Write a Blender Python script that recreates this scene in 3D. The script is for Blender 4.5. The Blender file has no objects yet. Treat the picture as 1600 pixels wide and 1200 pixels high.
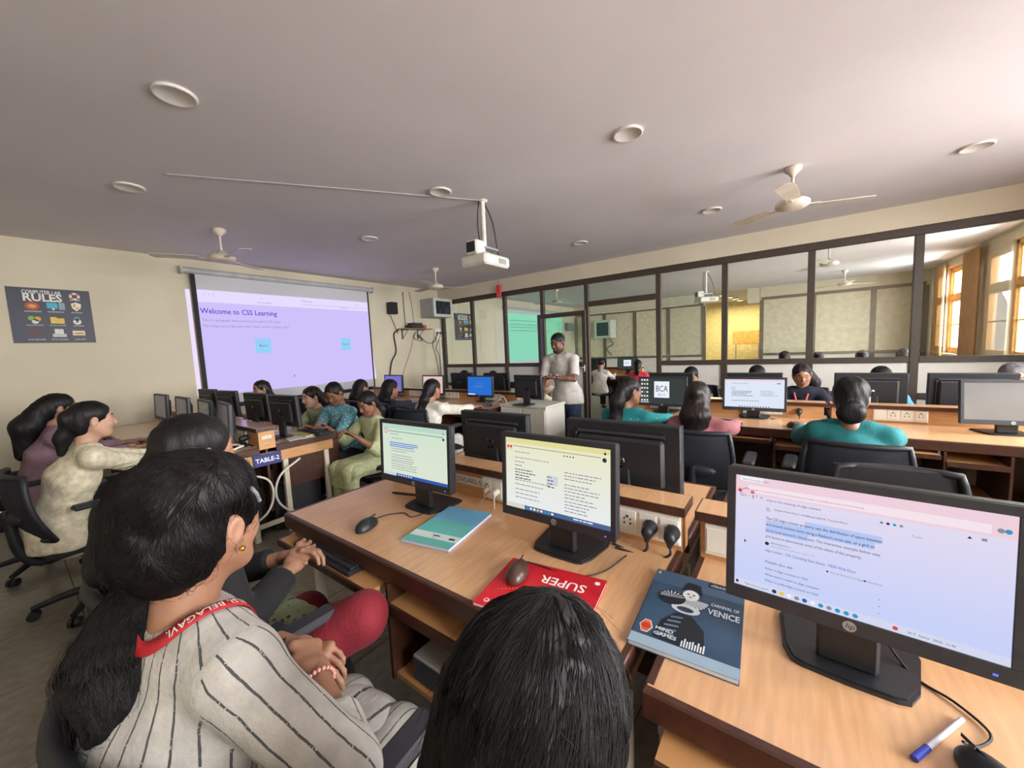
import bpy, math, random
import numpy as np
from mathutils import Vector, Matrix
random.seed(7); RNG = np.random.default_rng(7)
SC = bpy.context.scene
COL = SC.collection

# ------------------------------------------------------------------ camera
CH = 1.47                                   # eye height; the floor is z = 0
cd = bpy.data.cameras.new('camera'); cam = bpy.data.objects.new('camera', cd); COL.objects.link(cam)
cd.sensor_width = 36.0; cd.lens = 36.0 * 595.0 / 1600.0; cd.clip_start = 0.02; cd.clip_end = 100
cam.matrix_world = Matrix(((0.59155, 0.10083, -0.79994, 0), (-0.80503, 0.01881, -0.59294, 0),
                           (-0.04474, 0.99473, 0.09230, CH), (0, 0, 0, 1)))
SC.camera = cam
# ------------------------------------------------------------------ light
EXPO = 0.66
SC.view_settings.view_transform = 'Standard'; SC.view_settings.look = 'None'
SC.view_settings.exposure = EXPO; SC.view_settings.gamma = 1.0; SC.view_settings.use_curve_mapping = False
SC.cycles.use_denoising = True
SC.cycles.max_bounces = 10; SC.cycles.diffuse_bounces = 5; SC.cycles.transparent_max_bounces = 12
SC.cycles.sample_clamp_indirect = 8.0
W = bpy.data.worlds.new('world'); SC.world = W; W.use_nodes = True
W.node_tree.nodes['Background'].inputs[0].default_value = (0.92, 0.96, 1.0, 1)
W.node_tree.nodes['Background'].inputs[1].default_value = 3.0
YB = -2.55                                   # back wall (windows), behind the camera
YW, XP, ZC = 6.7, 6.35, CH + 1.42            # screen wall, glass partition, ceiling
WINDOWS = [(-0.3, 1.5), (2.6, 4.6), (7.3, 9.0), (10.3, 11.9)]     # x spans of the windows in the back wall
WZ0, WZ1 = 0.98, 2.72
def area_light(name, loc, sx, sy, power, col, rot):
    l = bpy.data.lights.new(name, 'AREA'); l.shape = 'RECTANGLE'; l.size = sx; l.size_y = sy
    l.energy = power; l.color = col
    o = bpy.data.objects.new(name, l); COL.objects.link(o); o.location = loc; o.rotation_euler = rot
    return o
for (a, b), pw in zip(WINDOWS, (150, 190, 230, 200)):                 # daylight through each window
    area_light('window_daylight', ((a + b) / 2, YB - 1.15, (WZ0 + WZ1) / 2 + .45), b - a + 0.9, WZ1 - WZ0 + 0.7, pw * 3.5,
               (1.0, 0.975, 0.95), (math.radians(70), 0, 0))
# warm light of the ceiling lamps in the hall beyond the second lab
area_light('hall_lamp_light', (15.3, 1.6, ZC - 0.15), 2.0, 2.0, 120, (1.0, 0.82, 0.55), (0, 0, 0))
# ------------------------------------------------------------------ helpers
def R3(rx=0, ry=0, rz=0): return np.array((Matrix.Rotation(rz, 3, 'Z') @ Matrix.Rotation(ry, 3, 'Y') @ Matrix.Rotation(rx, 3, 'X')))
def V(*a): return np.array(a, float)
def nrm(v): v = np.asarray(v, float); return v / (np.linalg.norm(v) + 1e-12)

class MB:
    """collects shapes; build() links them as one mesh object"""
    def __init__(s): s.v = []; s.f = []; s.m = []; s.n = 0; s.sm = []
    def add(s, vs, fs, mi=0, smooth=False, rot=None, off=None):
        vs = np.asarray(vs, float)
        if rot is not None: vs = vs @ np.asarray(rot).T
        if off is not None: vs = vs + np.asarray(off)
        s.v.append(vs); n = s.n
        for f in fs: s.f.append([i + n for i in f]); s.m.append(mi); s.sm.append(smooth)
        s.n += len(vs); return s
    def box(s, x0, x1, y0, y1, z0, z1, mi=0, rot=None, off=None, bev=0.0):
        if bev <= 0:
            vs = [(x, y, z) for x in (x0, x1) for y in (y0, y1) for z in (z0, z1)]
            fs = [(0, 1, 3, 2), (4, 6, 7, 5), (0, 4, 5, 1), (2, 3, 7, 6), (0, 2, 6, 4), (1, 5, 7, 3)]
            return s.add(vs, fs, mi, False, rot, off)
        b = min(bev, (x1 - x0) / 2.01, (y1 - y0) / 2.01, (z1 - z0) / 2.01)
        c = V((x0 + x1) / 2, (y0 + y1) / 2, (z0 + z1) / 2); h = V(x1 - x0, y1 - y0, z1 - z0) / 2
        vs = []; idx = {}
        for sx in (-1, 1):
            for sy in (-1, 1):
                for sz in (-1, 1):
                    for ax in range(3):
                        p = V(sx, sy, sz) * (h - b); p[ax] = (sx, sy, sz)[ax] * h[ax]
                        idx[(sx, sy, sz, ax)] = len(vs); vs.append(c + p)
        fs = []
        S = (-1, 1)
        for ax in range(3):
            o = [a for a in range(3) if a != ax]
            for sg in S:
                q = []
                for (a, bb) in ((-1, -1), (1, -1), (1, 1), (-1, 1)):
                    k = [0, 0, 0]; k[ax] = sg; k[o[0]] = a; k[o[1]] = bb; q.append(idx[(*k, ax)])
                if (sg == -1) != (ax == 1): q.reverse()
                fs.append(q)
        for ax in range(3):                      # edges parallel to ax
            o = [a for a in range(3) if a != ax]
            for a in S:
                for bb in S:
                    k0 = [0, 0, 0]; k1 = [0, 0, 0]
                    k0[ax] = -1; k1[ax] = 1
                    for k in (k0, k1): k[o[0]] = a; k[o[1]] = bb
                    q = [idx[(*k0, o[0])], idx[(*k1, o[0])], idx[(*k1, o[1])], idx[(*k0, o[1])]]
                    if (a * bb == 1) != (ax == 1): q.reverse()
                    fs.append(q)
        for sx in S:
            for sy in S:
                for sz in S:
                    q = [idx[(sx, sy, sz, a)] for a in range(3)]
                    if sx * sy * sz < 0: q.reverse()
                    fs.append(q)
        return s.add(vs, fs, mi, False, rot, off)
    def prism(s, poly, z0, z1, mi=0, rot=None, off=None, smooth=False):
        n = len(poly); vs = [(x, y, z0) for x, y in poly] + [(x, y, z1) for x, y in poly]
        fs = [tuple(range(n - 1, -1, -1)), tuple(range(n, 2 * n))] + [(i, (i + 1) % n, n + (i + 1) % n, n + i) for i in range(n)]
        return s.add(vs, fs, mi, smooth, rot, off)
    def tube(s, pts, r, n=8, mi=0, rot=None, off=None, cap=True):
        pts = np.asarray(pts, float); m = len(pts)
        rr = np.full(m, r) if np.isscalar(r) else np.asarray(r, float)
        t = np.gradient(pts, axis=0); t /= np.linalg.norm(t, axis=1)[:, None] + 1e-12
        up = V(0, 0, 1) if abs(t[0][2]) < 0.9 else V(1, 0, 0)
        u = nrm(np.cross(t[0], up)); vs = []
        for i in range(m):
            u = nrm(u - t[i] * (u @ t[i])); w = np.cross(t[i], u)
            for k in range(n):
                a = 2 * math.pi * k / n; vs.append(pts[i] + rr[i] * (math.cos(a) * u + math.sin(a) * w))
        fs = [(i * n + k, i * n + (k + 1) % n, (i + 1) * n + (k + 1) % n, (i + 1) * n + k) for i in range(m - 1) for k in range(n)]
        s.add(vs, fs, mi, True, rot, off)
        if cap:
            s.add([vs[k] for k in range(n)], [tuple(range(n - 1, -1, -1))], mi, False, rot, off)
            s.add([vs[(m - 1) * n + k] for k in range(n)], [tuple(range(n))], mi, False, rot, off)
        return s
    def lathe(s, prof, n=20, mi=0, rot=None, off=None, smooth=True):
        vs = []; m = len(prof)
        for r, z in prof:
            for k in range(n):
                a = 2 * math.pi * k / n; vs.append((r * math.cos(a), r * math.sin(a), z))
        fs = [(i * n + k, i * n + (k + 1) % n, (i + 1) * n + (k + 1) % n, (i + 1) * n + k) for i in range(m - 1) for k in range(n)]
        if prof[0][0] > 1e-6: fs.append(tuple(range(n - 1, -1, -1)))
        if prof[-1][0] > 1e-6: fs.append(tuple((m - 1) * n + k for k in range(n)))
        return s.add(vs, fs, mi, smooth, rot, off)
    def ell(s, c, r, n=14, m=9, mi=0, rot=None):
        vs = []; 
        for i in range(m + 1):
            th = math.pi * i / m
            for k in range(n):
                a = 2 * math.pi * k / n
                vs.append((r[0] * math.sin(th) * math.cos(a), r[1] * math.sin(th) * math.sin(a), -r[2] * math.cos(th)))
        fs = [(i * n + k, i * n + (k + 1) % n, (i + 1) * n + (k + 1) % n, (i + 1) * n + k) for i in range(m) for k in range(n)]
        return s.add(vs, fs, mi, True, rot, c)
    def mesh(s, name='m'):
        me = bpy.data.meshes.new(name)
        vs = np.concatenate(s.v) if s.v else np.zeros((0, 3))
        me.from_pydata(vs.tolist(), [], s.f)
        me.polygons.foreach_set('material_index', s.m); me.polygons.foreach_set('use_smooth', s.sm)
        me.update(); return me
    def build(s, name, mats, parent=None, loc=None):
        me = s.mesh(name)
        for m in (mats if isinstance(mats, (list, tuple)) else [mats]): me.materials.append(m)
        return link(name, me, parent, loc)

def link(name, me, parent=None, loc=None):
    o = bpy.data.objects.new(name, me); COL.objects.link(o)
    if parent is not None: o.parent = parent; KIDS.setdefault(parent.name, []).append(o)
    if loc is not None: o.location = loc
    return o
KIDS = {}
def tag(o, label=None, cat=None, group=None, kind=None):
    for k, v in (('label', label), ('category', cat), ('group', group), ('kind', kind)):
        if v: o[k] = v
    return o
def thing(name, label, cat, loc=(0, 0, 0), rz=0.0, group=None, kind=None):
    o = bpy.data.objects.new(name, None); COL.objects.link(o); o.empty_display_size = 0.1
    o.location = loc; o.rotation_euler = (0, 0, rz); return tag(o, label, cat, group, kind)
def copy_tree(o, parent=None):
    c = o.copy(); COL.objects.link(c)
    if parent is not None:
        c.parent = parent
        KIDS.setdefault(parent.name, []).append(c)
    for ch in list(KIDS.get(o.name, ())): copy_tree(ch, c)
    return c
def place(proto, loc, rz, label=None, group=None, rx=0, ry=0):
    c = copy_tree(proto); c.location = loc; c.rotation_euler = (rx, ry, rz)
    if label: c['label'] = label
    if group: c['group'] = group
    return c

# ------------------------------------------------------------------ materials
def srgb(h):
    if isinstance(h, str):
        h = h.lstrip('#'); c = [int(h[i:i + 2], 16) / 255 for i in (0, 2, 4)]
    else: c = h
    return tuple(x / 12.92 if x <= 0.04045 else ((x + 0.055) / 1.055) ** 2.4 for x in c)
MATS = {}
def mat(name, col, rough=0.5, metal=0.0, var=0.06, scale=8.0, bump=0.0, bscale=60.0, stretch=None, spec=0.5, sheen=0, coat=0):
    if name in MATS: return MATS[name]
    m = bpy.data.materials.new(name); m.use_nodes = True; MATS[name] = m
    nt = m.node_tree; b = nt.nodes['Principled BSDF']; c = srgb(col); L = nt.links.new
    b.inputs['Roughness'].default_value = rough; b.inputs['Metallic'].default_value = metal
    b.inputs['Specular IOR Level'].default_value = spec
    if sheen: b.inputs['Sheen Weight'].default_value = sheen
    if coat: b.inputs['Coat Weight'].default_value = coat; b.inputs['Coat Roughness'].default_value = 0.15
    tc = nt.nodes.new('ShaderNodeTexCoord'); mp = nt.nodes.new('ShaderNodeMapping'); L(tc.outputs['Object'], mp.inputs[0])
    if stretch: mp.inputs['Scale'].default_value = stretch
    nz = nt.nodes.new('ShaderNodeTexNoise'); nz.inputs['Scale'].default_value = scale; nz.inputs['Detail'].default_value = 4
    L(mp.outputs[0], nz.inputs['Vector'])
    cr = nt.nodes.new('ShaderNodeValToRGB')
    cr.color_ramp.elements[0].position = 0.3; cr.color_ramp.elements[1].position = 0.7
    cr.color_ramp.elements[0].color = (*[max(0, x * (1 - var * 2)) for x in c], 1)
    cr.color_ramp.elements[1].color = (*[min(1, x * (1 + var * 2)) for x in c], 1)
    L(nz.outputs[0], cr.inputs[0]); L(cr.outputs[0], b.inputs['Base Color'])
    if bump:
        n2 = nt.nodes.new('ShaderNodeTexNoise'); n2.inputs['Scale'].default_value = bscale; n2.inputs['Detail'].default_value = 3
        L(mp.outputs[0], n2.inputs['Vector'])
        bp = nt.nodes.new('ShaderNodeBump'); bp.inputs['Strength'].default_value = bump; bp.inputs['Distance'].default_value = 0.01
        L(n2.outputs[0], bp.inputs['Height']); L(bp.outputs[0], b.inputs['Normal'])
    return m
def emit(name, col, st=1.0, col2=None, axis=2, lo=0, hi=1):
    """a lit display: one colour, or a gradient along a local axis as the panel's viewing angle tints it"""
    if name in MATS: return MATS[name]
    m = bpy.data.materials.new(name); m.use_nodes = True; MATS[name] = m; nt = m.node_tree; nt.nodes.clear()
    o = nt.nodes.new('ShaderNodeOutputMaterial'); e = nt.nodes.new('ShaderNodeEmission'); e.inputs[1].default_value = st / 2 ** EXPO
    e.inputs[0].default_value = (*srgb(col), 1); nt.links.new(e.outputs[0], o.inputs[0])
    if col2:
        tc = nt.nodes.new('ShaderNodeTexCoord'); sx = nt.nodes.new('ShaderNodeSeparateXYZ'); nt.links.new(tc.outputs['Object'], sx.inputs[0])
        mr = nt.nodes.new('ShaderNodeMapRange'); mr.inputs[1].default_value = lo; mr.inputs[2].default_value = hi
        nt.links.new(sx.outputs[axis], mr.inputs[0]); cr = nt.nodes.new('ShaderNodeValToRGB')
        cr.color_ramp.elements[0].color = (*srgb(col), 1); cr.color_ramp.elements[1].color = (*srgb(col2), 1)
        nt.links.new(mr.outputs[0], cr.inputs[0]); nt.links.new(cr.outputs[0], e.inputs[0])
    return m
def glass(name, tint=(0.93, 0.97, 0.95), refl=0.10):
    m = bpy.data.materials.new(name); m.use_nodes = True; nt = m.node_tree; nt.nodes.clear(); L = nt.links.new
    o = nt.nodes.new('ShaderNodeOutputMaterial'); mx = nt.nodes.new('ShaderNodeMixShader'); t = nt.nodes.new('ShaderNodeBsdfTransparent')
    g = nt.nodes.new('ShaderNodeBsdfGlossy'); t.inputs[0].default_value = (*tint, 1); g.inputs['Roughness'].default_value = 0.01
    f = nt.nodes.new('ShaderNodeFresnel'); ge = nt.nodes.new('ShaderNodeNewGeometry'); io = nt.nodes.new('ShaderNodeMapRange')
    io.inputs[3].default_value = 1.5; io.inputs[4].default_value = 1 / 1.5; L(ge.outputs['Backfacing'], io.inputs[0]); L(io.outputs[0], f.inputs[0])
    ma = nt.nodes.new('ShaderNodeMath'); ma.operation = 'MULTIPLY_ADD'; ma.inputs[1].default_value = 1.0; ma.inputs[2].default_value = refl - 0.08
    L(f.outputs[0], ma.inputs[0]); L(ma.outputs[0], mx.inputs[0]); L(t.outputs[0], mx.inputs[1]); L(g.outputs[0], mx.inputs[2]); L(mx.outputs[0], o.inputs[0])
    return m

# text: glyph outlines as flat mesh (own little scene so that each conversion stays quick)
TS = bpy.data.scenes.new('type_setting'); TCACHE = {}
def glyphs(s, bold=0.0, shear=0.0):
    k = (s, bold, shear)
    if k not in TCACHE:
        cu = bpy.data.curves.new('t', 'FONT'); cu.body = s; cu.size = 1; cu.resolution_u = 2; cu.offset = bold; cu.shear = shear
        o = bpy.data.objects.new('t', cu); TS.collection.objects.link(o); vl = TS.view_layers[0]; vl.update()
        ev = o.evaluated_get(vl.depsgraph); me = ev.to_mesh()
        vs = np.array([v.co[:2] for v in me.vertices]).reshape(-1, 2); fs = [tuple(p.vertices) for p in me.polygons]
        ev.to_mesh_clear(); bpy.data.objects.remove(o); bpy.data.curves.remove(cu)
        TCACHE[k] = (vs, fs)
    return TCACHE[k]

class Flat:
    """flat print or display content: rectangles, polygons and lettering in a (u right, v up) plane"""
    def __init__(s, U, Vv, O, N): s.U, s.V, s.O, s.N = map(lambda a: np.asarray(a, float), (U, Vv, O, N)); s.mb = MB(); s.mats = []; s.z = 0.0004
    def mi(s, m):
        if m not in s.mats: s.mats.append(m)
        return s.mats.index(m)
    def put(s, uv, fs, m, lift=1):
        uv = np.asarray(uv, float); P = s.O + uv[:, :1] * s.U + uv[:, 1:2] * s.V + s.N * s.z * lift
        s.mb.add(P, fs, s.mi(m)); return s
    def rect(s, u0, v0, u1, v1, m, lift=1): return s.put([(u0, v0), (u1, v0), (u1, v1), (u0, v1)], [(0, 1, 2, 3)], m, lift)
    def poly(s, p, m, lift=1): return s.put(p, [tuple(range(len(p)))], m, lift)
    def disc(s, u, v, r, m, lift=1, n=20, ry=None):
        ry = ry or r; return s.poly([(u + r * math.cos(2 * math.pi * k / n), v + ry * math.sin(2 * math.pi * k / n)) for k in range(n)], m, lift)
    def text(s, t, u, v, size, m, lift=2, align='l', width=None, bold=0.0, rot=0.0, shear=0.0):
        vs, fs = glyphs(t, bold, shear)
        if not len(vs): return s
        vs = vs.copy(); w = vs[:, 0].max()
        sx = size
        if width: sx = width / w
        vs = vs * V(sx, size)
        if align == 'c': vs[:, 0] -= vs[:, 0].max() / 2
        if align == 'r': vs[:, 0] -= vs[:, 0].max()
        if rot: c, q = math.cos(rot), math.sin(rot); vs = vs @ np.array([[c, q], [-q, c]])
        return s.put(vs + V(u, v), fs, m, lift)
    def build(s, name, parent): return s.mb.build(name, s.mats, parent)
    def split(s, name, parent): s.mb.build(name, s.mats, parent); s.mb = MB(); s.mats = []

def curve_pts(ctrl, n=24):
    """Catmull-Rom through the control points"""
    c = np.asarray(ctrl, float); c = np.vstack([2 * c[0] - c[1], c, 2 * c[-1] - c[-2]]); out = []
    per = max(2, n // (len(c) - 3))
    for i in range(1, len(c) - 2):
        for t in np.linspace(0, 1, per, endpoint=False):
            p0, p1, p2, p3 = c[i - 1:i + 3]
            out.append(0.5 * (2 * p1 + (p2 - p0) * t + (2 * p0 - 5 * p1 + 4 * p2 - p3) * t * t + (3 * p1 - p0 - 3 * p2 + p3) * t ** 3))
    out.append(c[-2]); return np.array(out)
# ------------------------------------------------------------------ soft solids: blended volumes turned into one continuous surface
class Field:
    def __init__(s, lo, hi, vox):
        s.lo = np.asarray(lo, float); s.vox = vox; s.n = np.ceil((np.asarray(hi, float) - s.lo) / vox).astype(int) + 1
        s.F = np.full(s.n, 0.08, np.float32)
    def _box(s, lo, hi):
        a = np.clip(np.floor((lo - s.lo) / s.vox).astype(int), 0, s.n - 1); b = np.clip(np.ceil((hi - s.lo) / s.vox).astype(int) + 1, 1, s.n)
        if (b <= a).any(): return None, None
        g = [s.lo[i] + s.vox * np.arange(a[i], b[i]) for i in range(3)]
        P = np.stack(np.meshgrid(*g, indexing='ij'), -1)
        return (slice(a[0], b[0]), slice(a[1], b[1]), slice(a[2], b[2])), P
    def _mix(s, sl, d, k, op):
        F = s.F[sl]
        if op == 'u':
            if k > 0: h = np.maximum(k - np.abs(F - d), 0) / k; s.F[sl] = np.minimum(F, d) - h * h * k * 0.25
            else: s.F[sl] = np.minimum(F, d)
        elif op == 's':
            d = -d
            if k > 0: h = np.maximum(k - np.abs(F - d), 0) / k; s.F[sl] = np.maximum(F, d) + h * h * k * 0.25
            else: s.F[sl] = np.maximum(F, d)
    def cap(s, p0, p1, r0, r1, side=None, k=0.02, f0=False, f1=False, op='u'):
        """tapered limb from p0 to p1; radii are numbers or (across side, across the other way); f0/f1 cut the end flat"""
        p0 = np.asarray(p0, float); p1 = np.asarray(p1, float)
        r0 = (r0, r0) if np.isscalar(r0) else r0; r1 = (r1, r1) if np.isscalar(r1) else r1
        m = max(*r0, *r1) + k + 3 * s.vox
        sl, P = s._box(np.minimum(p0, p1) - m, np.maximum(p0, p1) + m)
        if sl is None: return s
        d = p1 - p0; L = np.linalg.norm(d) + 1e-9; d = d / L
        sd = V(0, 1, 0) if side is None else np.asarray(side, float)
        sd = sd - d * (sd @ d)
        if np.linalg.norm(sd) < 1e-3: sd = V(1, 0, 0) - d * d[0]
        sd = nrm(sd); ot = np.cross(d, sd)
        q = P - p0; w = q @ d; t = np.clip(w / L, 0, 1)
        a = r0[0] + (r1[0] - r0[0]) * t; b = r0[1] + (r1[1] - r0[1]) * t
        ww = w - t * L; c = np.minimum(a, b)
        kk = np.sqrt((q @ sd / a) ** 2 + (q @ ot / b) ** 2 + (ww / c) ** 2)
        dist = (kk - 1) * np.minimum(a, b)
        if f0: dist = np.maximum(dist, -w)
        if f1: dist = np.maximum(dist, w - L)
        s._mix(sl, dist.astype(np.float32), k, op); return s
    def chain(s, pts, rads, side=None, k=0.02, f0=False, f1=False):
        for i in range(len(pts) - 1):
            s.cap(pts[i], pts[i + 1], rads[i], rads[i + 1], side, k, f0 and i == 0, f1 and i == len(pts) - 2)
        return s
    def ell(s, c, r, rot=None, k=0.02, op='u'):
        c = np.asarray(c, float); r = np.asarray(r, float); m = r.max() + k + 3 * s.vox
        sl, P = s._box(c - m, c + m)
        if sl is None: return s
        q = P - c
        if rot is not None: q = q @ np.asarray(rot)
        kk = np.sqrt(((q / r) ** 2).sum(-1)); s._mix(sl, ((kk - 1) * r.min()).astype(np.float32), k, op); return s
    def plane(s, p, n):
        """cut away everything on the side n points to"""
        g = [s.lo[i] + s.vox * np.arange(s.n[i]) for i in range(3)]
        d = (g[0][:, None, None] - p[0]) * n[0] + (g[1][None, :, None] - p[1]) * n[1] + (g[2][None, None, :] - p[2]) * n[2]
        s.F = np.maximum(s.F, d.astype(np.float32)); return s
    def ripple(s, amp, waves):
        g = [s.lo[i] + s.vox * np.arange(s.n[i]) for i in range(3)]
        X, Y, Z = np.meshgrid(*g, indexing='ij', sparse=True); t = 0
        for (kx, ky, kz, ph) in waves: t = t + np.sin(kx * X + ky * Y + kz * Z + ph + 1.7 * np.sin(0.37 * kz * X + 0.41 * kx * Y + 0.3 * ky * Z))
        s.F = s.F + (amp * t / max(1, len(waves))).astype(np.float32); return s
    def sample(s, P):
        q = (np.asarray(P) - s.lo) / s.vox; q = np.clip(q, 0, s.n - 1.001); i = q.astype(int); f = q - i
        F = s.F; o = 0
        for dx in (0, 1):
            for dy in (0, 1):
                for dz in (0, 1):
                    w = (f[:, 0] if dx else 1 - f[:, 0]) * (f[:, 1] if dy else 1 - f[:, 1]) * (f[:, 2] if dz else 1 - f[:, 2])
                    o = o + w * F[i[:, 0] + dx, i[:, 1] + dy, i[:, 2] + dz]
        return o
    def grad(s, P):
        e = s.vox; g = np.stack([s.sample(P + e * np.eye(3)[i]) - s.sample(P - e * np.eye(3)[i]) for i in range(3)], -1)
        return g / (np.linalg.norm(g, axis=1)[:, None] + 1e-9)
    def mesh(s, relax=1):
        F = s.F; n = np.array(F.shape)
        for i, sl in enumerate([(0, slice(None), slice(None)), (slice(None), 0, slice(None)), (slice(None), slice(None), 0),
                                (-1, slice(None), slice(None)), (slice(None), -1, slice(None)), (slice(None), slice(None), -1)]): F[sl] = np.maximum(F[sl], 1e-3)
        In = F < 0; c = n - 1
        acc = np.zeros((*c, 3), np.float32); cnt = np.zeros(c, np.int16)
        def sub(A, o): return A[o[0]:o[0] + c[0], o[1]:o[1] + c[1], o[2]:o[2] + c[2]]
        for ax in range(3):
            o2 = [a for a in range(3) if a != ax]
            for a in (0, 1):
                for b in (0, 1):
                    o = [0, 0, 0]; o[o2[0]] = a; o[o2[1]] = b; e = list(o); e[ax] = 1
                    f0, f1 = sub(F, o), sub(F, e); x = sub(In, o) != sub(In, e)
                    idx = np.nonzero(x); t = f0[idx] / (f0[idx] - f1[idx])
                    p = np.tile(np.array(o, np.float32), (len(t), 1)); p[:, ax] = t
                    acc[idx] += p; cnt[idx] += 1
        act = cnt > 0; ids = np.full(c, -1, np.int64); ids[act] = np.arange(act.sum())
        cells = np.argwhere(act); vs = s.lo + s.vox * (cells + acc[act] / cnt[act][:, None])
        quads = []
        for ax in range(3):
            o2 = [(ax + 1) % 3, (ax + 2) % 3]
            e = [0, 0, 0]; e[ax] = 1
            A = In[:n[0] - e[0], :n[1] - e[1], :n[2] - e[2]]; B = In[e[0]:, e[1]:, e[2]:]
            x = np.argwhere(A != B); x = x[(x[:, o2[0]] > 0) & (x[:, o2[1]] > 0)]
            if not len(x): continue
            fl = A[tuple(x.T)]
            def g(da, db):
                y = x.copy(); y[:, o2[0]] -= da; y[:, o2[1]] -= db; return ids[tuple(y.T)]
            q = np.stack([g(0, 0), g(1, 0), g(1, 1), g(0, 1)], -1); q[~fl] = q[~fl][:, ::-1]; quads.append(q)
        q = np.concatenate(quads); q = q[(q >= 0).all(1)]
        for _ in range(relax):
            nb = np.zeros_like(vs); w = np.zeros(len(vs))
            for i in range(4):
                a, b = q[:, i], q[:, (i + 1) % 4]
                np.add.at(nb, a, vs[b]); np.add.at(w, a, 1); np.add.at(nb, b, vs[a]); np.add.at(w, b, 1)
            vs = 0.5 * vs + 0.5 * nb / np.maximum(w, 1)[:, None]
        return vs, q

class Soup:
    """joins several surfaces into one mesh"""
    def __init__(s): s.v = []; s.q = []; s.m = []; s.n = 0; s.a = []
    def add(s, vs, q, mi=0, attr=None):
        s.v.append(vs); s.q.append(np.asarray(q) + s.n); s.m.append(np.full(len(q), mi) if np.isscalar(mi) else mi); s.n += len(vs)
        s.a.append(np.zeros((len(vs), 3)) if attr is None else attr); return s
    def build(s, name, mats, parent, attr=False):
        vs = np.concatenate(s.v); me = bpy.data.meshes.new(name)
        tot = sum(q.size for q in s.q); me.vertices.add(len(vs)); me.vertices.foreach_set('co', vs.astype(np.float32).ravel())
        nf = sum(len(q) for q in s.q); me.loops.add(tot); me.polygons.add(nf)
        me.loops.foreach_set('vertex_index', np.concatenate([q.ravel() for q in s.q]).astype(np.int32))
        sz = np.concatenate([np.full(len(q), q.shape[1]) for q in s.q]); st = np.concatenate([[0], np.cumsum(sz)[:-1]])
        me.polygons.foreach_set('loop_start', st.astype(np.int32))
        me.polygons.foreach_set('material_index', np.concatenate(s.m).astype(np.int32)); me.polygons.foreach_set('use_smooth', np.ones(nf, bool))
        me.update(calc_edges=True); me.validate()
        if attr:
            at = me.attributes.new('wrap', 'FLOAT_VECTOR', 'POINT'); at.data.foreach_set('vector', np.concatenate(s.a).astype(np.float32).ravel())
        for m in mats: me.materials.append(m)
        return link(name, me, parent)

def tubes_soup(paths, rads):
    """many thin three-sided strands; paths (S,K,3), rads (S,K)"""
    S, K, _ = paths.shape
    t = np.gradient(paths, axis=1); t /= np.linalg.norm(t, axis=2)[..., None] + 1e-12
    ref = np.where(np.abs(t[..., 2:3]) < 0.9, V(0, 0, 1), V(1, 0, 0)); u = np.cross(t, ref); u /= np.linalg.norm(u, axis=2)[..., None] + 1e-12
    w = np.cross(t, u); ring = []
    for k in range(3):
        a = 2 * math.pi * k / 3; ring.append(paths + rads[..., None] * (math.cos(a) * u + math.sin(a) * w))
    vs = np.stack(ring, 2).reshape(-1, 3)
    base = (np.arange(S)[:, None] * K + np.arange(K - 1)[None]) * 3; q = []
    for k in range(3): q.append(np.stack([base + k, base + (k + 1) % 3, base + 3 + (k + 1) % 3, base + 3 + k], -1).reshape(-1, 4))
    return vs, np.concatenate(q)
# ------------------------------------------------------------------ the setting
CREAM = mat('wall_cream_paint', '#d1c7b0', .75, var=.025, scale=1.6, bump=.06, bscale=40)
CEILM = mat('ceiling_paint', '#d9d4d8', .8, var=.02, scale=1.2, bump=.08, bscale=25)
FRAMEB = mat('frame_dark_brown', '#43382f', .5, var=.1, scale=20, stretch=(1, 1, 6))
PANELW = mat('panel_white', '#d9d6cd', .5, var=.02)
TILE = mat('floor_tile_grey', '#7d776b', .28, var=.10, scale=22, bump=.03, bscale=15)
SLAB = mat('floor_grout', '#4b473f', .8)
SKIRT = mat('skirting_granite', '#2e2823', .35, var=.2, scale=60)
GLASS = glass('partition_glass'); WGLASS = glass('window_glass', (.98, .99, 1.0), .06)
WOODY = mat('window_wood_varnish', '#c9974f', .4, var=.12, scale=14, stretch=(6, 6, 1))
X0, X1 = -1.05, 17.0                                                # left wall, far end of the hall beyond
fl = MB().box(X0, X1, YB, YW, -.12, -.004).build('floor', SLAB); tag(fl, kind='structure')
T = .6; tm = MB().box(.002, T - .002, .002, T - .002, -.004, .0, bev=.0015).mesh('floor_tile'); tm.materials.append(TILE)
for i in range(13):
    for j in range(16):
        x, y = X0 + .02 + i * T - .0, YB + .02 + j * T
        if x + T > XP - .02 or y + T > YW: continue
        link('floor_tile', tm, fl, (x, y, 0))
MB().box(XP - .25, X1, YB, YW, -.004, 0).build('floor_of_next_lab', TILE, fl)
ce = MB().box(X0, X1, YB, YW, ZC, ZC + .12).build('ceiling', CEILM); tag(ce, kind='structure')
w = MB().box(X0 - .15, X1, YW, YW + .15, 0, ZC).build('wall_front', CREAM); tag(w, kind='structure')
w = MB().box(X0 - .15, X0, YB - .15, YW, 0, ZC).build('wall_left', CREAM); tag(w, kind='structure')
w = MB().box(X1, X1 + .15, YB - .15, YW + .15, 0, ZC).build('wall_end', mat('wall_hall_yellow', '#d9c88f', .75)); tag(w, kind='structure')
mb = MB(); xs = [X0] + [v for a in WINDOWS for v in a] + [X1]
for i in range(0, len(xs), 2): mb.box(xs[i], xs[i + 1], YB - .2, YB, 0, ZC)
for a, b in WINDOWS: mb.box(a, b, YB - .2, YB, 0, WZ0); mb.box(a, b, YB - .2, YB, WZ1, ZC)
w = mb.build('wall_back', CREAM); tag(w, kind='structure')
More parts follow.
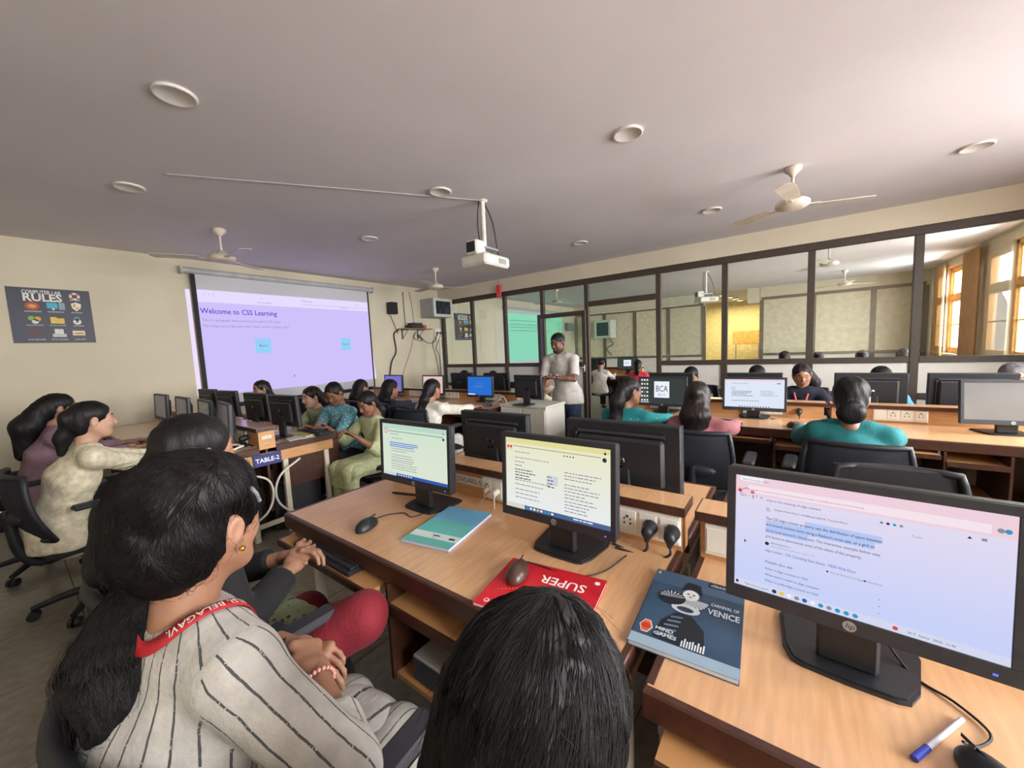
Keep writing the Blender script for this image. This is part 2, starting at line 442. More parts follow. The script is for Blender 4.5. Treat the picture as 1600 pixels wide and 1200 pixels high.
for sd, (a, b, c, d) in dict(front=(X0, XP, YW - .012, YW), left=(X0, X0 + .012, YB, YW - .012), back=(X0, X1, YB, YB + .012)).items():
    tag(MB().box(a, b, c, d, 0, .14, bev=.003).build('baseboard_' + sd, SKIRT), kind='structure')
for n, (a, b) in enumerate(WINDOWS):                                  # windows of the back wall
    wn = thing('window_%d' % (n + 1), None, None, (0, YB - .1, 0), kind='structure')
    for (x0, x1, z0, z1) in ((a, b, WZ1 - .07, WZ1), (a, b, WZ0, WZ0 + .07), (a, a + .07, WZ0, WZ1), (b - .07, b, WZ0, WZ1)):
        MB().box(x0, x1, -.05, .05, z0, z1, bev=.006).build('window_frame', WOODY, wn)
    m = (a + b) / 2; zt = WZ0 + 1.12
    MB().box(a + .07, b - .07, -.045, .045, zt - .035, zt + .035, bev=.005).build('transom', WOODY, wn)
    MB().box(m - .035, m + .035, -.045, .045, WZ0 + .07, WZ1 - .07, bev=.005).build('mullion', WOODY, wn)
    for (x0, x1) in ((a + .07, m - .035), (m + .035, b - .07)):
        for (z0, z1) in ((WZ0 + .07, zt - .035), (zt + .035, WZ1 - .07)):
            sa = MB()
            for q in ((x0, x1, z0, z0 + .045), (x0, x1, z1 - .045, z1), (x0, x0 + .045, z0 + .045, z1 - .045), (x1 - .045, x1, z0 + .045, z1 - .045)): sa.box(q[0], q[1], -.025, .025, q[2], q[3])
            so = sa.build('sash', WOODY, wn); MB().box(x0 + .04, x1 - .04, -.004, .004, z0 + .04, z1 - .04).build('pane', WGLASS, so)
            if z1 < WZ1 - .2: MB().box(x0 + .04, x1 - .04, -.012, .012, (z0 + z1) / 2 - .012, (z0 + z1) / 2 + .012).build('glazing_bar', WOODY, so)
    MB().box(a - .05, b + .05, -.03, .14, WZ0 - .05, WZ0 - .004, bev=.008).build('window_sill', CREAM, wn)

# glass partition between the two labs
ZS, ZT = CH - .335, CH + 1.12                                        # sill rail, head rail
MU = [6.62, 5.70, 4.80, 3.89, 2.97, 1.735, .81, -.17, -1.13, -2.05]
pt = thing('wall_partition', None, None, (XP, 0, 0), kind='structure')
PT = .035
MB().box(-.07, .07, YB, YW, ZT + .045, ZC).build('upstand', CREAM, pt)
MB().box(-PT, PT, YB, YW, ZT - .045, ZT + .045, bev=.004).build('head_rail', FRAMEB, pt)
for y in MU: MB().box(-PT, PT, y - .038, y + .038, 0, ZT - .045, bev=.004).build('mullion', FRAMEB, pt)
MB().box(-PT, PT, YB, YB + .05, 0, ZT - .045, bev=.004).build('mullion', FRAMEB, pt)
ED = MU + [YB + .01]
for a, b in zip(ED[:-1], ED[1:]):
    y0, y1 = b + .038, a - .038
    door = (a == 2.97)
    if door:                                                         # open doorway with a fixed light above
        MB().box(-PT, PT, y0, y1, CH + .68, CH + .77, bev=.004).build('transom', FRAMEB, pt)
        MB().box(-.004, .004, y0, y1, CH + .77, ZT - .045).build('glass_pane', GLASS, pt); continue
    MB().box(-PT, PT, y0, y1, ZS - .035, ZS + .035, bev=.004).build('sill_rail', FRAMEB, pt)
    MB().box(-PT, PT, y0, y1, ZS - .46, ZS - .39, bev=.004).build('lower_rail', FRAMEB, pt)
    MB().box(-PT, PT, y0, y1, 0, .07, bev=.004).build('bottom_rail', FRAMEB, pt)
    MB().box(-.008, .008, y0, y1, ZS - .39, ZS - .035).build('infill_panel', PANELW, pt)
    MB().box(-.008, .008, y0, y1, .07, ZS - .46).build('infill_panel', PANELW, pt)
    if a == 3.89:                                                    # the door leaf's own lights
        MB().box(-.004, .004, y0, y1, ZS + .035, ZT - .045).build('glass_pane', GLASS, pt)
    else: MB().box(-.004, .004, y0, y1, ZS + .035, ZT - .045).build('glass_pane', GLASS, pt)
# door leaf of the doorway, standing open into the first lab against the partition
dl = thing('door_1', None, None, (XP - .07, 2.97, 0), kind='structure'); dy0, dy1, dz1 = .0, 1.0, CH + .62
for nm, q in (('stile', (dy0, dy0 + .07, 0, dz1)), ('stile', (dy1 - .07, dy1, 0, dz1)), ('rail', (dy0 + .07, dy1 - .07, dz1 - .08, dz1)), ('rail', (dy0 + .07, dy1 - .07, ZS - .04, ZS + .04)), ('rail', (dy0 + .07, dy1 - .07, 0, .12))):
    MB().box(-.02, .02, q[0], q[1], q[2], q[3], bev=.003).build(nm, FRAMEB, dl)
MB().box(-.004, .004, dy0 + .07, dy1 - .07, ZS + .04, dz1 - .08).build('glass_pane', GLASS, dl); MB().box(-.007, .007, dy0 + .07, dy1 - .07, .12, ZS - .04).build('infill_panel', PANELW, dl)
mb = MB(); mb.box(-.045, -.02, .02, .05, 1.0, 1.12, bev=.004); mb.tube([(-.03, .035, 1.08), (-.075, .035, 1.08), (-.075, .14, 1.08)], .009); mb.build('door_handle', mat('handle_steel', '#b8b8b6', .3, .9), dl)

# far partition of the second lab
XF = 13.2; ft = thing('wall_far', None, None, (XF, 0, 0), kind='structure'); ZT2 = CH + 1.10
MB().box(-.06, .06, YB, .78, ZT2 + .04, ZC).build('upstand', CREAM, ft); MB().box(-.06, .06, 2.25, YW, ZT2 + .04, ZC).build('upstand', CREAM, ft)
FR2 = mat('frame_taupe', '#6d5f50', .5)
FM = [YB + .05, -1.6, -.42, .75]; FM2 = [2.25, 3.3, 4.4, 5.5, 6.62]
for ms in (FM, FM2):
    MB().box(-.035, .035, ms[0], ms[-1], ZT2 - .04, ZT2 + .04).build('head_rail', FR2, ft)
    for y in ms: MB().box(-.035, .035, y - .05, y + .05, 0, ZT2 - .04).build('mullion', FR2, ft)
    for a, b in zip(ms[:-1], ms[1:]):
        MB().box(-.035, .035, a + .05, b - .05, .95, 1.02).build('sill_rail', FR2, ft)
        MB().box(-.01, .01, a + .05, b - .05, 0, .95).build('infill_panel', PANELW, ft)
        MB().box(-.008, .008, a + .05, b - .05, 1.02, ZT2 - .04).build('infill_board', mat('board_cream', '#cfc6ac', .45) , ft)
MB().box(-.05, .05, .80, 1.1, ZT2 - .1, ZC).build('beam', CREAM, ft)
# ------------------------------------------------------------------ furniture
DESK = .77
LAM = mat('laminate_beech', '#cfa176', .28, var=.05, scale=5, stretch=(1.5, 14, 1), coat=.5)
LAM2 = mat('laminate_beech_panel', '#c4915f', .45, var=.06, scale=5, stretch=(2, 2, 10))
EDGE = mat('edge_band_brown', '#46291e', .35, var=.12, scale=30)
STEELW = mat('steel_cream_paint', '#d8d0bd', .4)
PLATE = mat('switch_plate_white', '#e6e2d8', .35, var=.02); HOLE = mat('socket_hole', '#1a1614', .6)
BLK = mat('plastic_black', '#202227', .45, var=.08, scale=40); BLK2 = mat('plastic_charcoal', '#2c2e34', .5, var=.08, scale=40)
GRY = mat('plastic_grey', '#4d4f57', .5); SILV = mat('silver_paint', '#aeb2b8', .35, .6)
CABLE = mat('cable_black', '#141314', .5); CABW = mat('cable_white', '#ddd8cc', .5); CABG = mat('cable_grey', '#6a655e', .5)

def socket_plate(parent, xf, y, z, w=.30, h=.105, sg=-1, full=True):
    """white wiring plate on the ridge face (facing -x when sg is -1)"""
    a, b = sorted((xf, xf + sg * .009))
    p = MB().box(a, b, y - w / 2, y + w / 2, z - h / 2, z + h / 2, bev=.003).build('socket_plate', PLATE, parent)
    n = 4 if full else 2; cw = w / n
    for i in range(n):
        yc = y + w / 2 - cw * (i + .5); a2, b2 = sorted((xf + sg * .009, xf + sg * .0125))
        MB().box(a2, b2, yc - cw * .42, yc + cw * .42, z - h * .38, z + h * .38, bev=.0015).build('switch' if (i == 0 or not full and i == 1) else 'socket', PLATE, p)
        if full and i > 0 or not full and i == 0:
            mb = MB()
            for (dy, dz, r) in ((0, .017, .0048), (-.011, -.008, .0038), (.011, -.008, .0038), (-.011, .008, .003), (.011, .008, .003)):
                mb.lathe([(r, 0), (r, .0012)], 10, rot=R3(0, sg * math.pi / 2, 0), off=(xf + sg * .0125, yc + dy, z + dz), smooth=False)
            mb.build('pin_hole', HOLE, p)
    return p

def table(name, label, x0, xr0, xr1, x1, y0, y1, pl=None, under=None, group='double-sided computer tables', seats=2, zr=.155, sides=(1, 1), plates=(1, 1)):
    t = thing(name, label, 'table', ((x0 + x1) / 2, (y0 + y1) / 2, 0), 0, group); ox, oy = (x0 + x1) / 2, (y0 + y1) / 2
    def B(nm, m, a, b, c, d, e, f_, bev=.0, par=t): 
        a, b = sorted((a, b)); return MB().box(a - ox, b - ox, c - oy, d - oy, e, f_, bev=bev).build(nm, m, par)
    for sd, (xe, xr) in enumerate(((x0, xr0), (x1, xr1))):
        s = 1 if sd == 0 else -1                                       # inward direction
        tp = B('tabletop', LAM, xe + s * .006, xr, y0 + .006, y1 - .006, DESK - .022, DESK)
        B('edge_band', EDGE, xe, xe + s * .022, y0, y1, DESK - .062, DESK + .0012, .004, tp)
        for (c, d) in ((y0, y0 + .02), (y1 - .02, y1)): B('edge_band', EDGE, xe + s * .022, xr, c, d, DESK - .055, DESK + .001, .003, tp)
        sw = (y1 - y0) / seats
        trays = [(y0 + sw * (i + .42), y0 + sw * (i + .95)) for i in range(seats)]; shelves = [(y0 + sw * (i + .08), y0 + sw * (i + .38)) for i in range(seats)]
        if under and sd == 0: trays, shelves = under
        for (ky0, ky1) in trays:                                       # sliding keyboard tray with dark lip
            tr = B('keyboard_tray', LAM2, xe - s * .050, xe + s * .26, ky0, ky1, DESK - .100, DESK - .082)
            B('tray_lip', EDGE, xe - s * .060, xe - s * .0505, ky0, ky1, DESK - .106, DESK - .076, .002, tr)
            for yy in (ky0 - .013, ky1 + .001): B('tray_runner', SILV, xe + s * .02, xe + s * .36, yy, yy + .012, DESK - .100, DESK - .062, 0, tr)
        for (sy0, sy1) in shelves:                                     # open shelf beside it
            sh = B('shelf_board', LAM2, xe - s * .012, xe + s * .46, sy0, sy1, DESK - .145, DESK - .127)
            B('shelf_lip', EDGE, xe - s * .022, xe - s * .0125, sy0, sy1, DESK - .152, DESK - .120, 0, sh)
            for yy in (sy0 - .0125, sy1 + .0005): B('shelf_side', EDGE, xe - s * .012, xe + s * .48, yy, yy + .012, DESK - .40, DESK - .063, 0, sh)
            B('shelf_base', LAM2, xe + s * .0, xe + s * .46, sy0, sy1, DESK - .40, DESK - .383, 0, sh)
        for i in range(seats):
            yc = y0 + sw * (i + .5)
            if plates[sd] and not (pl and sd == 0): socket_plate(t, xr - ox, yc - oy + (.02 if sd == 0 else -.05), DESK + .065, .30, .100, -s, True)
    for (py, pw) in (pl or ()): socket_plate(t, xr0 - ox, py - oy, DESK + .068, pw, .102, -1, pw > .2)
    # ridge that carries the wiring
    rb = B('ridge_body', LAM2, xr0, xr1, y0 + .004, y1 - .004, DESK - .02, DESK + zr - .022)
    cp = B('ridge_cap', LAM, xr0 - .012, xr1 + .012, y0 - .006, y1 + .006, DESK + zr - .016, DESK + zr)
    for (a, b, c, d) in ((xr0 - .016, xr0 - .0125, y0 - .01, y1 + .01), (xr1 + .0125, xr1 + .016, y0 - .01, y1 + .01), (xr0 - .012, xr1 + .012, y0 - .01, y0 - .0062), (xr0 - .012, xr1 + .012, y1 + .0062, y1 + .01)):
        B('cap_edge', EDGE, a, b, c, d, DESK + zr - .030, DESK + zr - .001, 0, cp)
    B('modesty_panel', EDGE, (xr0 + xr1) / 2 - .009, (xr0 + xr1) / 2 + .009, y0 + .03, y1 - .03, .22, DESK - .02)
    for yy in (y0 + .035, y1 - .035):
        B('apron', LAM2, x0 + .05, x1 - .05, yy - .009, yy + .009, DESK - .145, DESK - .056)
        for xx in (x0 + .12, (xr0 + xr1) / 2 - .13, (xr0 + xr1) / 2 + .13, x1 - .12):
            MB().box(xx - .02 - ox, xx + .02 - ox, yy - .02 - oy, yy + .02 - oy, .0, DESK - .145, bev=.004).build('leg', STEELW, t)
        B('foot_rail', STEELW, x0 + .10, x1 - .10, yy - .015, yy + .015, .10, .135, .003)
    return t

TROW = 'tables across the room'
XA = (.71, 1.30, 1.395, 1.99)
TA = table('computer_table', 'beech computer table with blue and red notebooks, nearest the camera, labelled socket ridge', *XA, .285, 1.85, pl=((.432, .285), (1.095, .12)), under=([(1.12, 1.79), (.33, .66)], [(.71, 1.07)]))
TB = table('computer_table', 'beech computer table at lower right under the big lit monitor', *XA, -1.33, .235, pl=((.075, .285), (-.6, .285)))
XC = (.62, 1.19, 1.31, 1.85)
TC = table('computer_table', 'beech computer table carrying the blue TABLE-2 sign on its end', *XC, 3.42, 4.86)
TD = table('computer_table', 'beech computer table directly below the projection screen, behind TABLE-2', *XC, 4.90, 6.34)
XD = (3.47, 4.05, 4.16, 4.74)
TE = table('computer_table', 'beech computer table by the glass with the BCA desktop and white page monitors', *XD, -.22, 1.45, zr=.135)
TF = table('computer_table', 'beech computer table at far right by the glass with the grey blank monitor', *XD, -1.95, -.26, zr=.135)
XE = (3.38, 3.96, 4.07, 4.65)
TG = table('computer_table', 'beech computer table with the bright blue monitor beyond the white cabinet', *XE, 2.86, 4.42, zr=.135)
TH = table('computer_table', 'beech computer table in the far corner by the wall rack', *XE, 4.46, 6.02, zr=.135)

# --- monitors --------------------------------------------------------------
def monitor(label, loc, rz, w, h, zc, draw=None, glow=None, group=None, dark=False, logo=True, thick=.045, tilt=.05, bz=.017, chin=.030, base_w=.25, back='ridge', name='monitor', base_s=.9):
    """screen faces -x of its own frame; zc is the height of the screen centre above the desk"""
    t = thing(name, label, 'monitor', loc, rz, group); Rt = R3(0, tilt, 0); O = V(0, 0, zc)
    mb = MB(); mb.box(-.012, thick * .45, -w / 2, w / 2, -h / 2, h / 2, bev=.006); mb.box(thick * .4, thick, -w * .38, w * .38, -h * .36, h * .30, bev=.012)
    for q in mb.v: q[:] = q @ Rt.T + O
    hs = mb.build('housing', BLK, t)
    m2 = MB()
    for (a, b, c, d) in ((-w / 2, w / 2, h / 2 - bz, h / 2), (-w / 2, w / 2, -h / 2, -h / 2 + chin), (-w / 2, -w / 2 + bz, -h / 2 + chin, h / 2 - bz), (w / 2 - bz, w / 2, -h / 2 + chin, h / 2 - bz)):
        m2.box(-.0165, -.0121, a, b, c, d, bev=.001)
    for q in m2.v: q[:] = q @ Rt.T + O
    m2.build('bezel', BLK2, hs)
    # display: u runs to the viewer's right (-y in this frame faces... the viewer looks along +x, so right is -y)
    sw, sh = w - 2 * bz, h - bz - chin; n = Rt @ V(-1, 0, 0)
    fl_ = Flat(Rt @ V(0, -1, 0), Rt @ V(0, 0, 1), O + Rt @ V(-.0124, sw / 2, -h / 2 + chin), n)
    g = glow if glow is not None else mat('display_off', '#25272c', .12, var=.01)
    fl_.rect(0, 0, sw, sh, g, 0.5)
    if draw: draw(fl_, sw, sh)
    fl_.build('display', hs)
    if logo:
        fg = Flat(Rt @ V(0, -1, 0), Rt @ V(0, 0, 1), O + Rt @ V(-.0167, 0, -h / 2 + chin * .5), n); fg.disc(0, 0, .0105, SILV, .6)
        fg.text('hp', -.0068, -.0042, .0145, BLK, 1.6, shear=.25); fg.build('logo', hs)
    # back: raised band, round mark, vents
    m3 = MB(); m3.tube([V(thick * .55, y, h * .34) @ Rt.T + O for y in np.linspace(-w * .38, w * .38, 6)], .008, 8)
    m3.tube([V(thick * .55, -w * .40, z) @ Rt.T + O for z in np.linspace(h * .33, -h * .40, 6)], .006, 8)
    m3.build('back_rib', BLK2, hs)
    m4 = MB(); m4.lathe([(.030, 0), (.030, .002)], 24, rot=Rt @ R3(0, math.pi / 2, 0), off=Rt @ V(thick, -.0, -.01) + O); m4.build('back_badge', mat('badge_gloss', '#08080a', .15), hs)
    fg = Flat(Rt @ V(0, 1, 0), Rt @ V(0, 0, 1), O + Rt @ V(thick + .0021, 0, -.01), Rt @ V(1, 0, 0)); fg.text('hp', -.022, -.014, .048, BLK2, 1, shear=.25); fg.build('back_logo', hs)
    m5 = MB()
    for i in range(5): m5.box(thick * .46, thick * .5, .02 + i * .022 - .1, .034 + i * .022 - .1, -h * .46, -h * .42, rot=Rt, off=O)
    m5.build('port', GRY, hs)
    # stand
    st = MB().box(.022, .046, -.05, .05, .009, zc - h * .12, bev=.006).build('stand_neck', BLK, t)
    bw = base_w / .25; bp = [(-.012, -.088), (-.020, -.07), (-.024, 0), (-.020, .07), (-.012, .088), (.03, .104), (.15, .118), (.185, .112), (.19, .09), (.19, -.09), (.185, -.112), (.15, -.118), (.03, -.104)]; bp = [(x * base_s, y * bw) for x, y in bp]
    mbb = MB(); mbb.prism(bp, 0, .007); mbb.prism([(x * .94 + .004, y * .94) for x, y in bp], .007, .010); mbb.build('stand_base', BLK, t)
    mk = MB().box(-.0172, -.0160, -w / 2 + .03, -w / 2 + .036, -h / 2 + .010, -h / 2 + .014, rot=Rt, off=O); mk.build('power_light', emit('led_blue', '#6a7cff', 1.2), hs)
    return t
INK = emit('screen_ink', '#8d919c', 1); INK2 = emit('screen_ink_dark', '#3a3d48', .8); HIL = emit('screen_highlight', '#b6c8f5', 1.0); BLU = emit('screen_blue_bar', '#3b62b8', .9)
WHT = emit('screen_white', '#eef1fb', 1.0); RED = emit('screen_red', '#e0524a', .9); YEL = emit('screen_yellow', '#f0cb48', .95); GRN = emit('screen_green', '#3f9c5c', .9); CYA = emit('screen_cyan', '#3c9fd0', .9); PINKB = emit('screen_pink_bar', '#efd0dd', 1.0)
def lines(f, u0, v, wd, n, dv, th, m=INK, rnd=None, lift=2):
    rnd = rnd or random
    for i in range(n):
        u = u0; end = u0 + wd * rnd.uniform(.55, 1)
        while u < end - .004:
            ww = rnd.uniform(.006, .022) * (wd / .2) ** .3; f.rect(u, v - i * dv, min(u + ww, end), v - i * dv + th, m, lift); u += ww + .003
def page_a(f, w, h):       # search page seen on the left desk monitor
    f.rect(0, h - .022, w, h, emit('tab_bar_green', '#b9d8c8', 1), 1); f.rect(w * .1, h - .036, w * .95, h - .031, emit('tab_line', '#9fb7ae', .95), 1)
    lines(f, w * .13, h * .80, w * .2, 1, .01, .003); lines(f, w * .16, h * .72, w * .3, 1, .01, .003); f.disc(w * .06, h * .86, .012, RED, 2); f.disc(w * .06, h * .86, .009, emit('screen_mint', '#cfe6d4', 1), 3)
    for i in range(3): f.rect(w * .12, h * (.63 - .035 * i), w * (.58 - .06 * (i == 2)), h * (.655 - .035 * i), HIL, 2); f.rect(w * .12, h * (.638 - .035 * i), w * (.57 - .06 * (i == 2)), h * (.648 - .035 * i), BLU, 3)
    for (v, n) in ((.52, 2), (.40, 3), (.27, 2), (.18, 2)): lines(f, w * .14, h * v, w * .42, n, .011, .003)
    f.rect(0, 0, w, h * .055, BLU, 2); f.rect(0, 0, w * .22, h * .055, emit('taskbar_pale', '#c9d8e2', 1), 3)
    for i in range(6): f.rect(w * (.25 + .04 * i), h * .018, w * (.27 + .04 * i), h * .04, WHT, 3)
    f.disc(w * .95, h * .82, .006, INK2, 2); f.disc(w * .95, h * .92, .004, INK, 2)
def page_b(f, w, h):       # two column page on the middle monitor
    f.rect(0, h - .018, w, h, emit('tab_bar_yellow', '#e3dc9c', 1), 1); f.rect(w * .08, h - .030, w * .92, h - .027, emit('tab_line_b', '#b5b08c', .9), 1)
    f.rect(w * .01, h * .82, w * .075, h * .90, emit('doodle_cream', '#e6d9b2', 1), 2); f.disc(w * .03, h * .87, .005, RED, 3); f.disc(w * .06, h * .87, .005, RED, 3)
    lines(f, w * .10, h * .80, w * .18, 1, .01, .003); lines(f, w * .10, h * .72, w * .40, 1, .01, .0025)
    for i in range(4): f.disc(w * (.60 + .028 * i), h * .84, .0025, INK2, 2)
    f.disc(w * .95, h * .86, .007, INK2, 2); f.disc(w * .955, h * .94, .004, INK2, 2)
    lines(f, w * .10, h * .66, w * .16, 2, .013, .0035); lines(f, w * .10, h * .55, w * .30, 4, .010, .0032, INK2); f.rect(w * .43, h * .42, w * .54, h * .55, emit('thumb_grey', '#cfd4dc', 1), 2); lines(f, w * .44, h * .52, w * .08, 4, .011, .003, INK2, lift=3)
    for v in (.40, .34, .27, .21, .155): lines(f, w * .10, h * v, w * .40, 1, .01, .0028)
    for (v, n) in ((.62, 3), (.46, 3), (.33, 2), (.24, 4)): lines(f, w * .60, h * v, w * .33, n, .0105, .003)
    f.rect(0, 0, w, h * .062, emit('taskbar_blue', '#506a96', .95), 2); f.rect(0, 0, w * .2, h * .062, emit('taskbar_pale2', '#d7d9c8', 1), 3)
    for i, m in enumerate((CYA, WHT, WHT, YEL, WHT, CYA, CYA, WHT)): f.rect(w * (.22 + .036 * i), h * .018, w * (.242 + .036 * i), h * .046, m, 3)
    lines(f, w * .68, h * .03, w * .28, 1, .01, .004, WHT, lift=3)
def page_c(f, w, h):       # the large monitor with the readable search page
    f.rect(0, h - .040, w, h, PINKB, 1); f.rect(w * .02, h - .012, w * .13, h - .002, WHT, 2); f.text('What is the meaning of align c', w * .03, h - .0095, .0041, INK2, 3); f.rect(w * .06, h - .036, w * .93, h - .020, emit('address_bar', '#f6e4ec', 1), 2); f.text('google.com/search?q=what+is+the+meaning+of+align+content&oq=what+is+the+meaning', w * .075, h - .031, .0050, INK, 3)
    for i, g in enumerate('< > o'): f.text(g, w * (.012 + .012 * i), h - .031, .0053, INK2, 3)
    for i, u in enumerate((.955, .975)): f.disc(w * u, h - .028, .004, CYA if i else INK, 3)
    f.poly([(w * .02, h * .865), (w * .05, h * .895), (w * .08, h * .865), (w * .08, h * .860), (w * .05, h * .888), (w * .02, h * .860)], RED, 2); f.disc(w * .02, h * .862, .004, RED, 2); f.disc(w * .08, h * .862, .004, RED, 2)
    u = w * .018
    for ch, m in zip('Google', (BLU, RED, YEL, BLU, GRN, RED)): f.text(ch, u, h * .815, .0106, m, 2); u += .0078
    f.text('what is the meaning of align content', w * .145, h * .805, .0063, INK2); f.rect(w * .145, h * .775, w * .62, h * .777, emit('rule_grey', '#c5cade', 1), 2)
    for i, m in enumerate((INK, INK2, CYA, INK)): f.disc(w * (.60 + .022 * i), h * .80, .0024, m, 3)
    for i, s_ in enumerate(('All', 'Images', 'Videos', 'Short videos', 'Shopping', 'Web', 'Forums', 'More')): f.text(s_, w * (.145 + (0, .035, .075, .115, .175, .225, .26, .305)[i]), h * .735, .0055, INK2)
    f.rect(w * .145, h * .722, w * .165, h * .726, INK2, 2)
    T_ = ('The CSS align-content property sets the distribution of space between', "and around content items along a flexbox's cross axis, or a grid or", "block-level element's block axis. The interactive example below uses", 'grid layout to demonstrate some of the values of this property.')
    Lw = (.46, .435, .455, .39)
    for i, s_ in enumerate(T_):
        v = h * (.645 - .052 * i)
        if i < 3: f.rect(w * (.145 + (.17 if i == 0 else 0)), v - .003, w * (.145 + (Lw[i] if i < 2 else .185)), v + .0115, HIL, 1)
        f.text(s_, w * .145, v, .0083, INK2, 2, width=w * Lw[i], bold=.006 if i < 2 else 0.0)
    f.disc(w * .152, h * .435, .0038, INK2, 2); f.text('MDN Web Docs', w * .168, h * .440, .0050, INK2); f.text('https://developer.mozilla.org > Web > CSS', w * .168, h * .415, .0043, INK)
    f.text('align-content - CSS: Cascading Style Sheets - MDN Web Docs', w * .145, h * .365, .0083, BLU, 2, width=w * .37)
    f.disc(w * .41, h * .325, .0018, INK2, 2); f.text('About featured snippets', w * .42, h * .318, .0056, INK); f.disc(w * .55, h * .325, .0018, INK2, 2); f.text('Feedback', w * .56, h * .318, .0056, INK)
    f.text('People also ask', w * .145, h * .265, .0079, INK2)
    for i, s_ in enumerate(('What is align-content in CSS?', 'What does it mean to align content?', 'What is justify-align-content in CSS?')): f.text(s_, w * .145, h * (.205 - .052 * i), .0063, INK2); f.text('v', w * .60, h * (.205 - .052 * i), .0053, INK2); f.rect(w * .145, h * (.235 - .052 * i), w * .61, h * (.2365 - .052 * i), emit('rule_grey', '#c5cade', 1), 2)
    f.text('Tools', w * .70, h * .735, .0056, INK); f.poly([(w * .865, h * .80), (w * .879, h * .80), (w * .872, h * .818)], INK2, 2); f.rect(w * .905, h * .80, w * .92, h * .818, INK, 2)
    f.rect(0, 0, w, h * .062, emit('taskbar_lilac', '#d4d9f0', 1), 2); f.text('Type here to search', w * .05, h * .022, .0056, INK2, 3); f.rect(w * .008, h * .018, w * .020, h * .044, INK2, 3)
    for i, m in enumerate((INK2, YEL, WHT, INK, BLU, WHT, CYA, INK, CYA, CYA, CYA)): f.disc(w * (.19 + .033 * i), h * .031, .0042, m, 3, n=12)
    f.disc(w * .66, h * .031, .0038, RED, 3); f.text('30 C  Sunny   ENG  11:42', w * .70, h * .022, .0056, INK2, 3)
    f.poly([(w * .045, h * .40), (w * .045, h * .43), (w * .056, h * .41)], INK2, 3)
def page_small(f, w, h):
    f.rect(0, h - .016, w, h, PINKB, 1); lines(f, w * .12, h * .84, w * .3, 1, .01, .004); lines(f, w * .12, h * .70, w * .12, 2, .016, .005)
    lines(f, w * .12, h * .56, w * .45, 4, .013, .004, INK2); lines(f, w * .62, h * .58, w * .3, 4, .013, .004); lines(f, w * .12, h * .22, w * .5, 1, .012, .005); f.rect(0, 0, w, h * .05, emit('taskbar_white', '#dfe5f2', 1), 2)
    f.rect(w * .88, h * .84, w * .94, h * .87, BLU, 3)
    for i in range(12): f.rect(w * (.25 + .045 * i), h * .012, w * (.275 + .045 * i), h * .038, INK2, 3)
def page_bca(f, w, h):     # dark desktop with icons and a white tile
    for i in range(3):
        for j in range(6): f.rect(.008 + i * .026, h - .024 - j * .040, .024 + i * .026, h - .008 - j * .040, (WHT, CYA, YEL)[(i + j) % 3] if (i * j) % 2 else WHT, 1); lines(f, .006 + i * .026, h - .031 - j * .040, .020, 1, .01, .003, INK, lift=1)
    f.rect(w * .32, h * .22, w * .66, h * .88, WHT, 1)
    f.text('BCA', w * .49, h * .47, .085, INK2, 2, 'c', width=w * .27); f.text('R L S', w * .49, h * .30, .03, INK2, 2, 'c'); f.poly([(w * .585, h * .56), (w * .615, h * .66), (w * .60, h * .66)], RED, 3); f.rect(0, 0, w, h * .05, emit('taskbar_dark', '#4a5058', .7), 1); f.rect(0, 0, w * .2, h * .05, emit('search_pale', '#b9bec8', .9), 2)
def page_blue(f, w, h):
    f.text('Computer Lab', w * .5, h * .62, .022, emit('blue_text', '#5b9ae6', .9), 1, 'c'); lines(f, w * .25, h * .5, w * .5, 2, .02, .006, emit('blue_text', '#5b9ae6', .9), lift=1); f.rect(0, 0, w * .3, h * .06, WHT, 1)
def page_pink(f, w, h):
    f.disc(w * .72, h * .45, .012, RED, 1); f.disc(w * .86, h * .42, .012, RED, 1); lines(f, w * .2, h * .72, w * .6, 2, .02, .006, emit('pink_text', '#c9908a', .9), lift=1)
def page_lock(f, w, h):
    f.disc(w * .7, h * .35, .006, WHT, 1); f.disc(w * .86, h * .2, .006, WHT, 1); f.disc(w * .4, h * .62, .004, WHT, 1)
g1 = emit('glow_mint', '#dbe6d2', 1.0, '#cfe3cf', 2, .2, .4); g2 = emit('glow_cream', '#e8ecec', 1.0, '#e9e7bf', 2, .16, .42); g3 = emit('glow_lavender', '#c9d2f8', 1.0, '#eddfee', 2, .18, .44)
GA, GB = 'monitors on the nearest table', 'monitors on the tables beyond'
monitor('lit monitor with mint-tinted search page beside the black mouse on the nearest table', (1.062, 1.335, DESK), .03, .45, .285, .257, page_a, g1, GA, base_w=.24)
monitor('lit monitor with cream-tinted two-column page beside the blue notebook', (1.062, .625, DESK), .0, .425, .295, .258, page_b, g2, GA, base_w=.26)
monitor('large lit monitor with lavender search page at lower right of the photo', (.965, -.10, DESK), -.05, .43, .30, .262, page_c, g3, GA, base_w=.26)
monitor('black monitor seen from behind with round badge, between the two lit monitors', (1.50, 1.235, DESK), math.pi + .0, .435, .28, .240, None, None, GA, tilt=.04, base_s=.45)
monitor('wide black monitor seen from behind with a row of ports, right of the cream page', (1.50, .565, DESK), math.pi - .0, .475, .29, .240, None, None, GA, tilt=.04, base_s=.45)
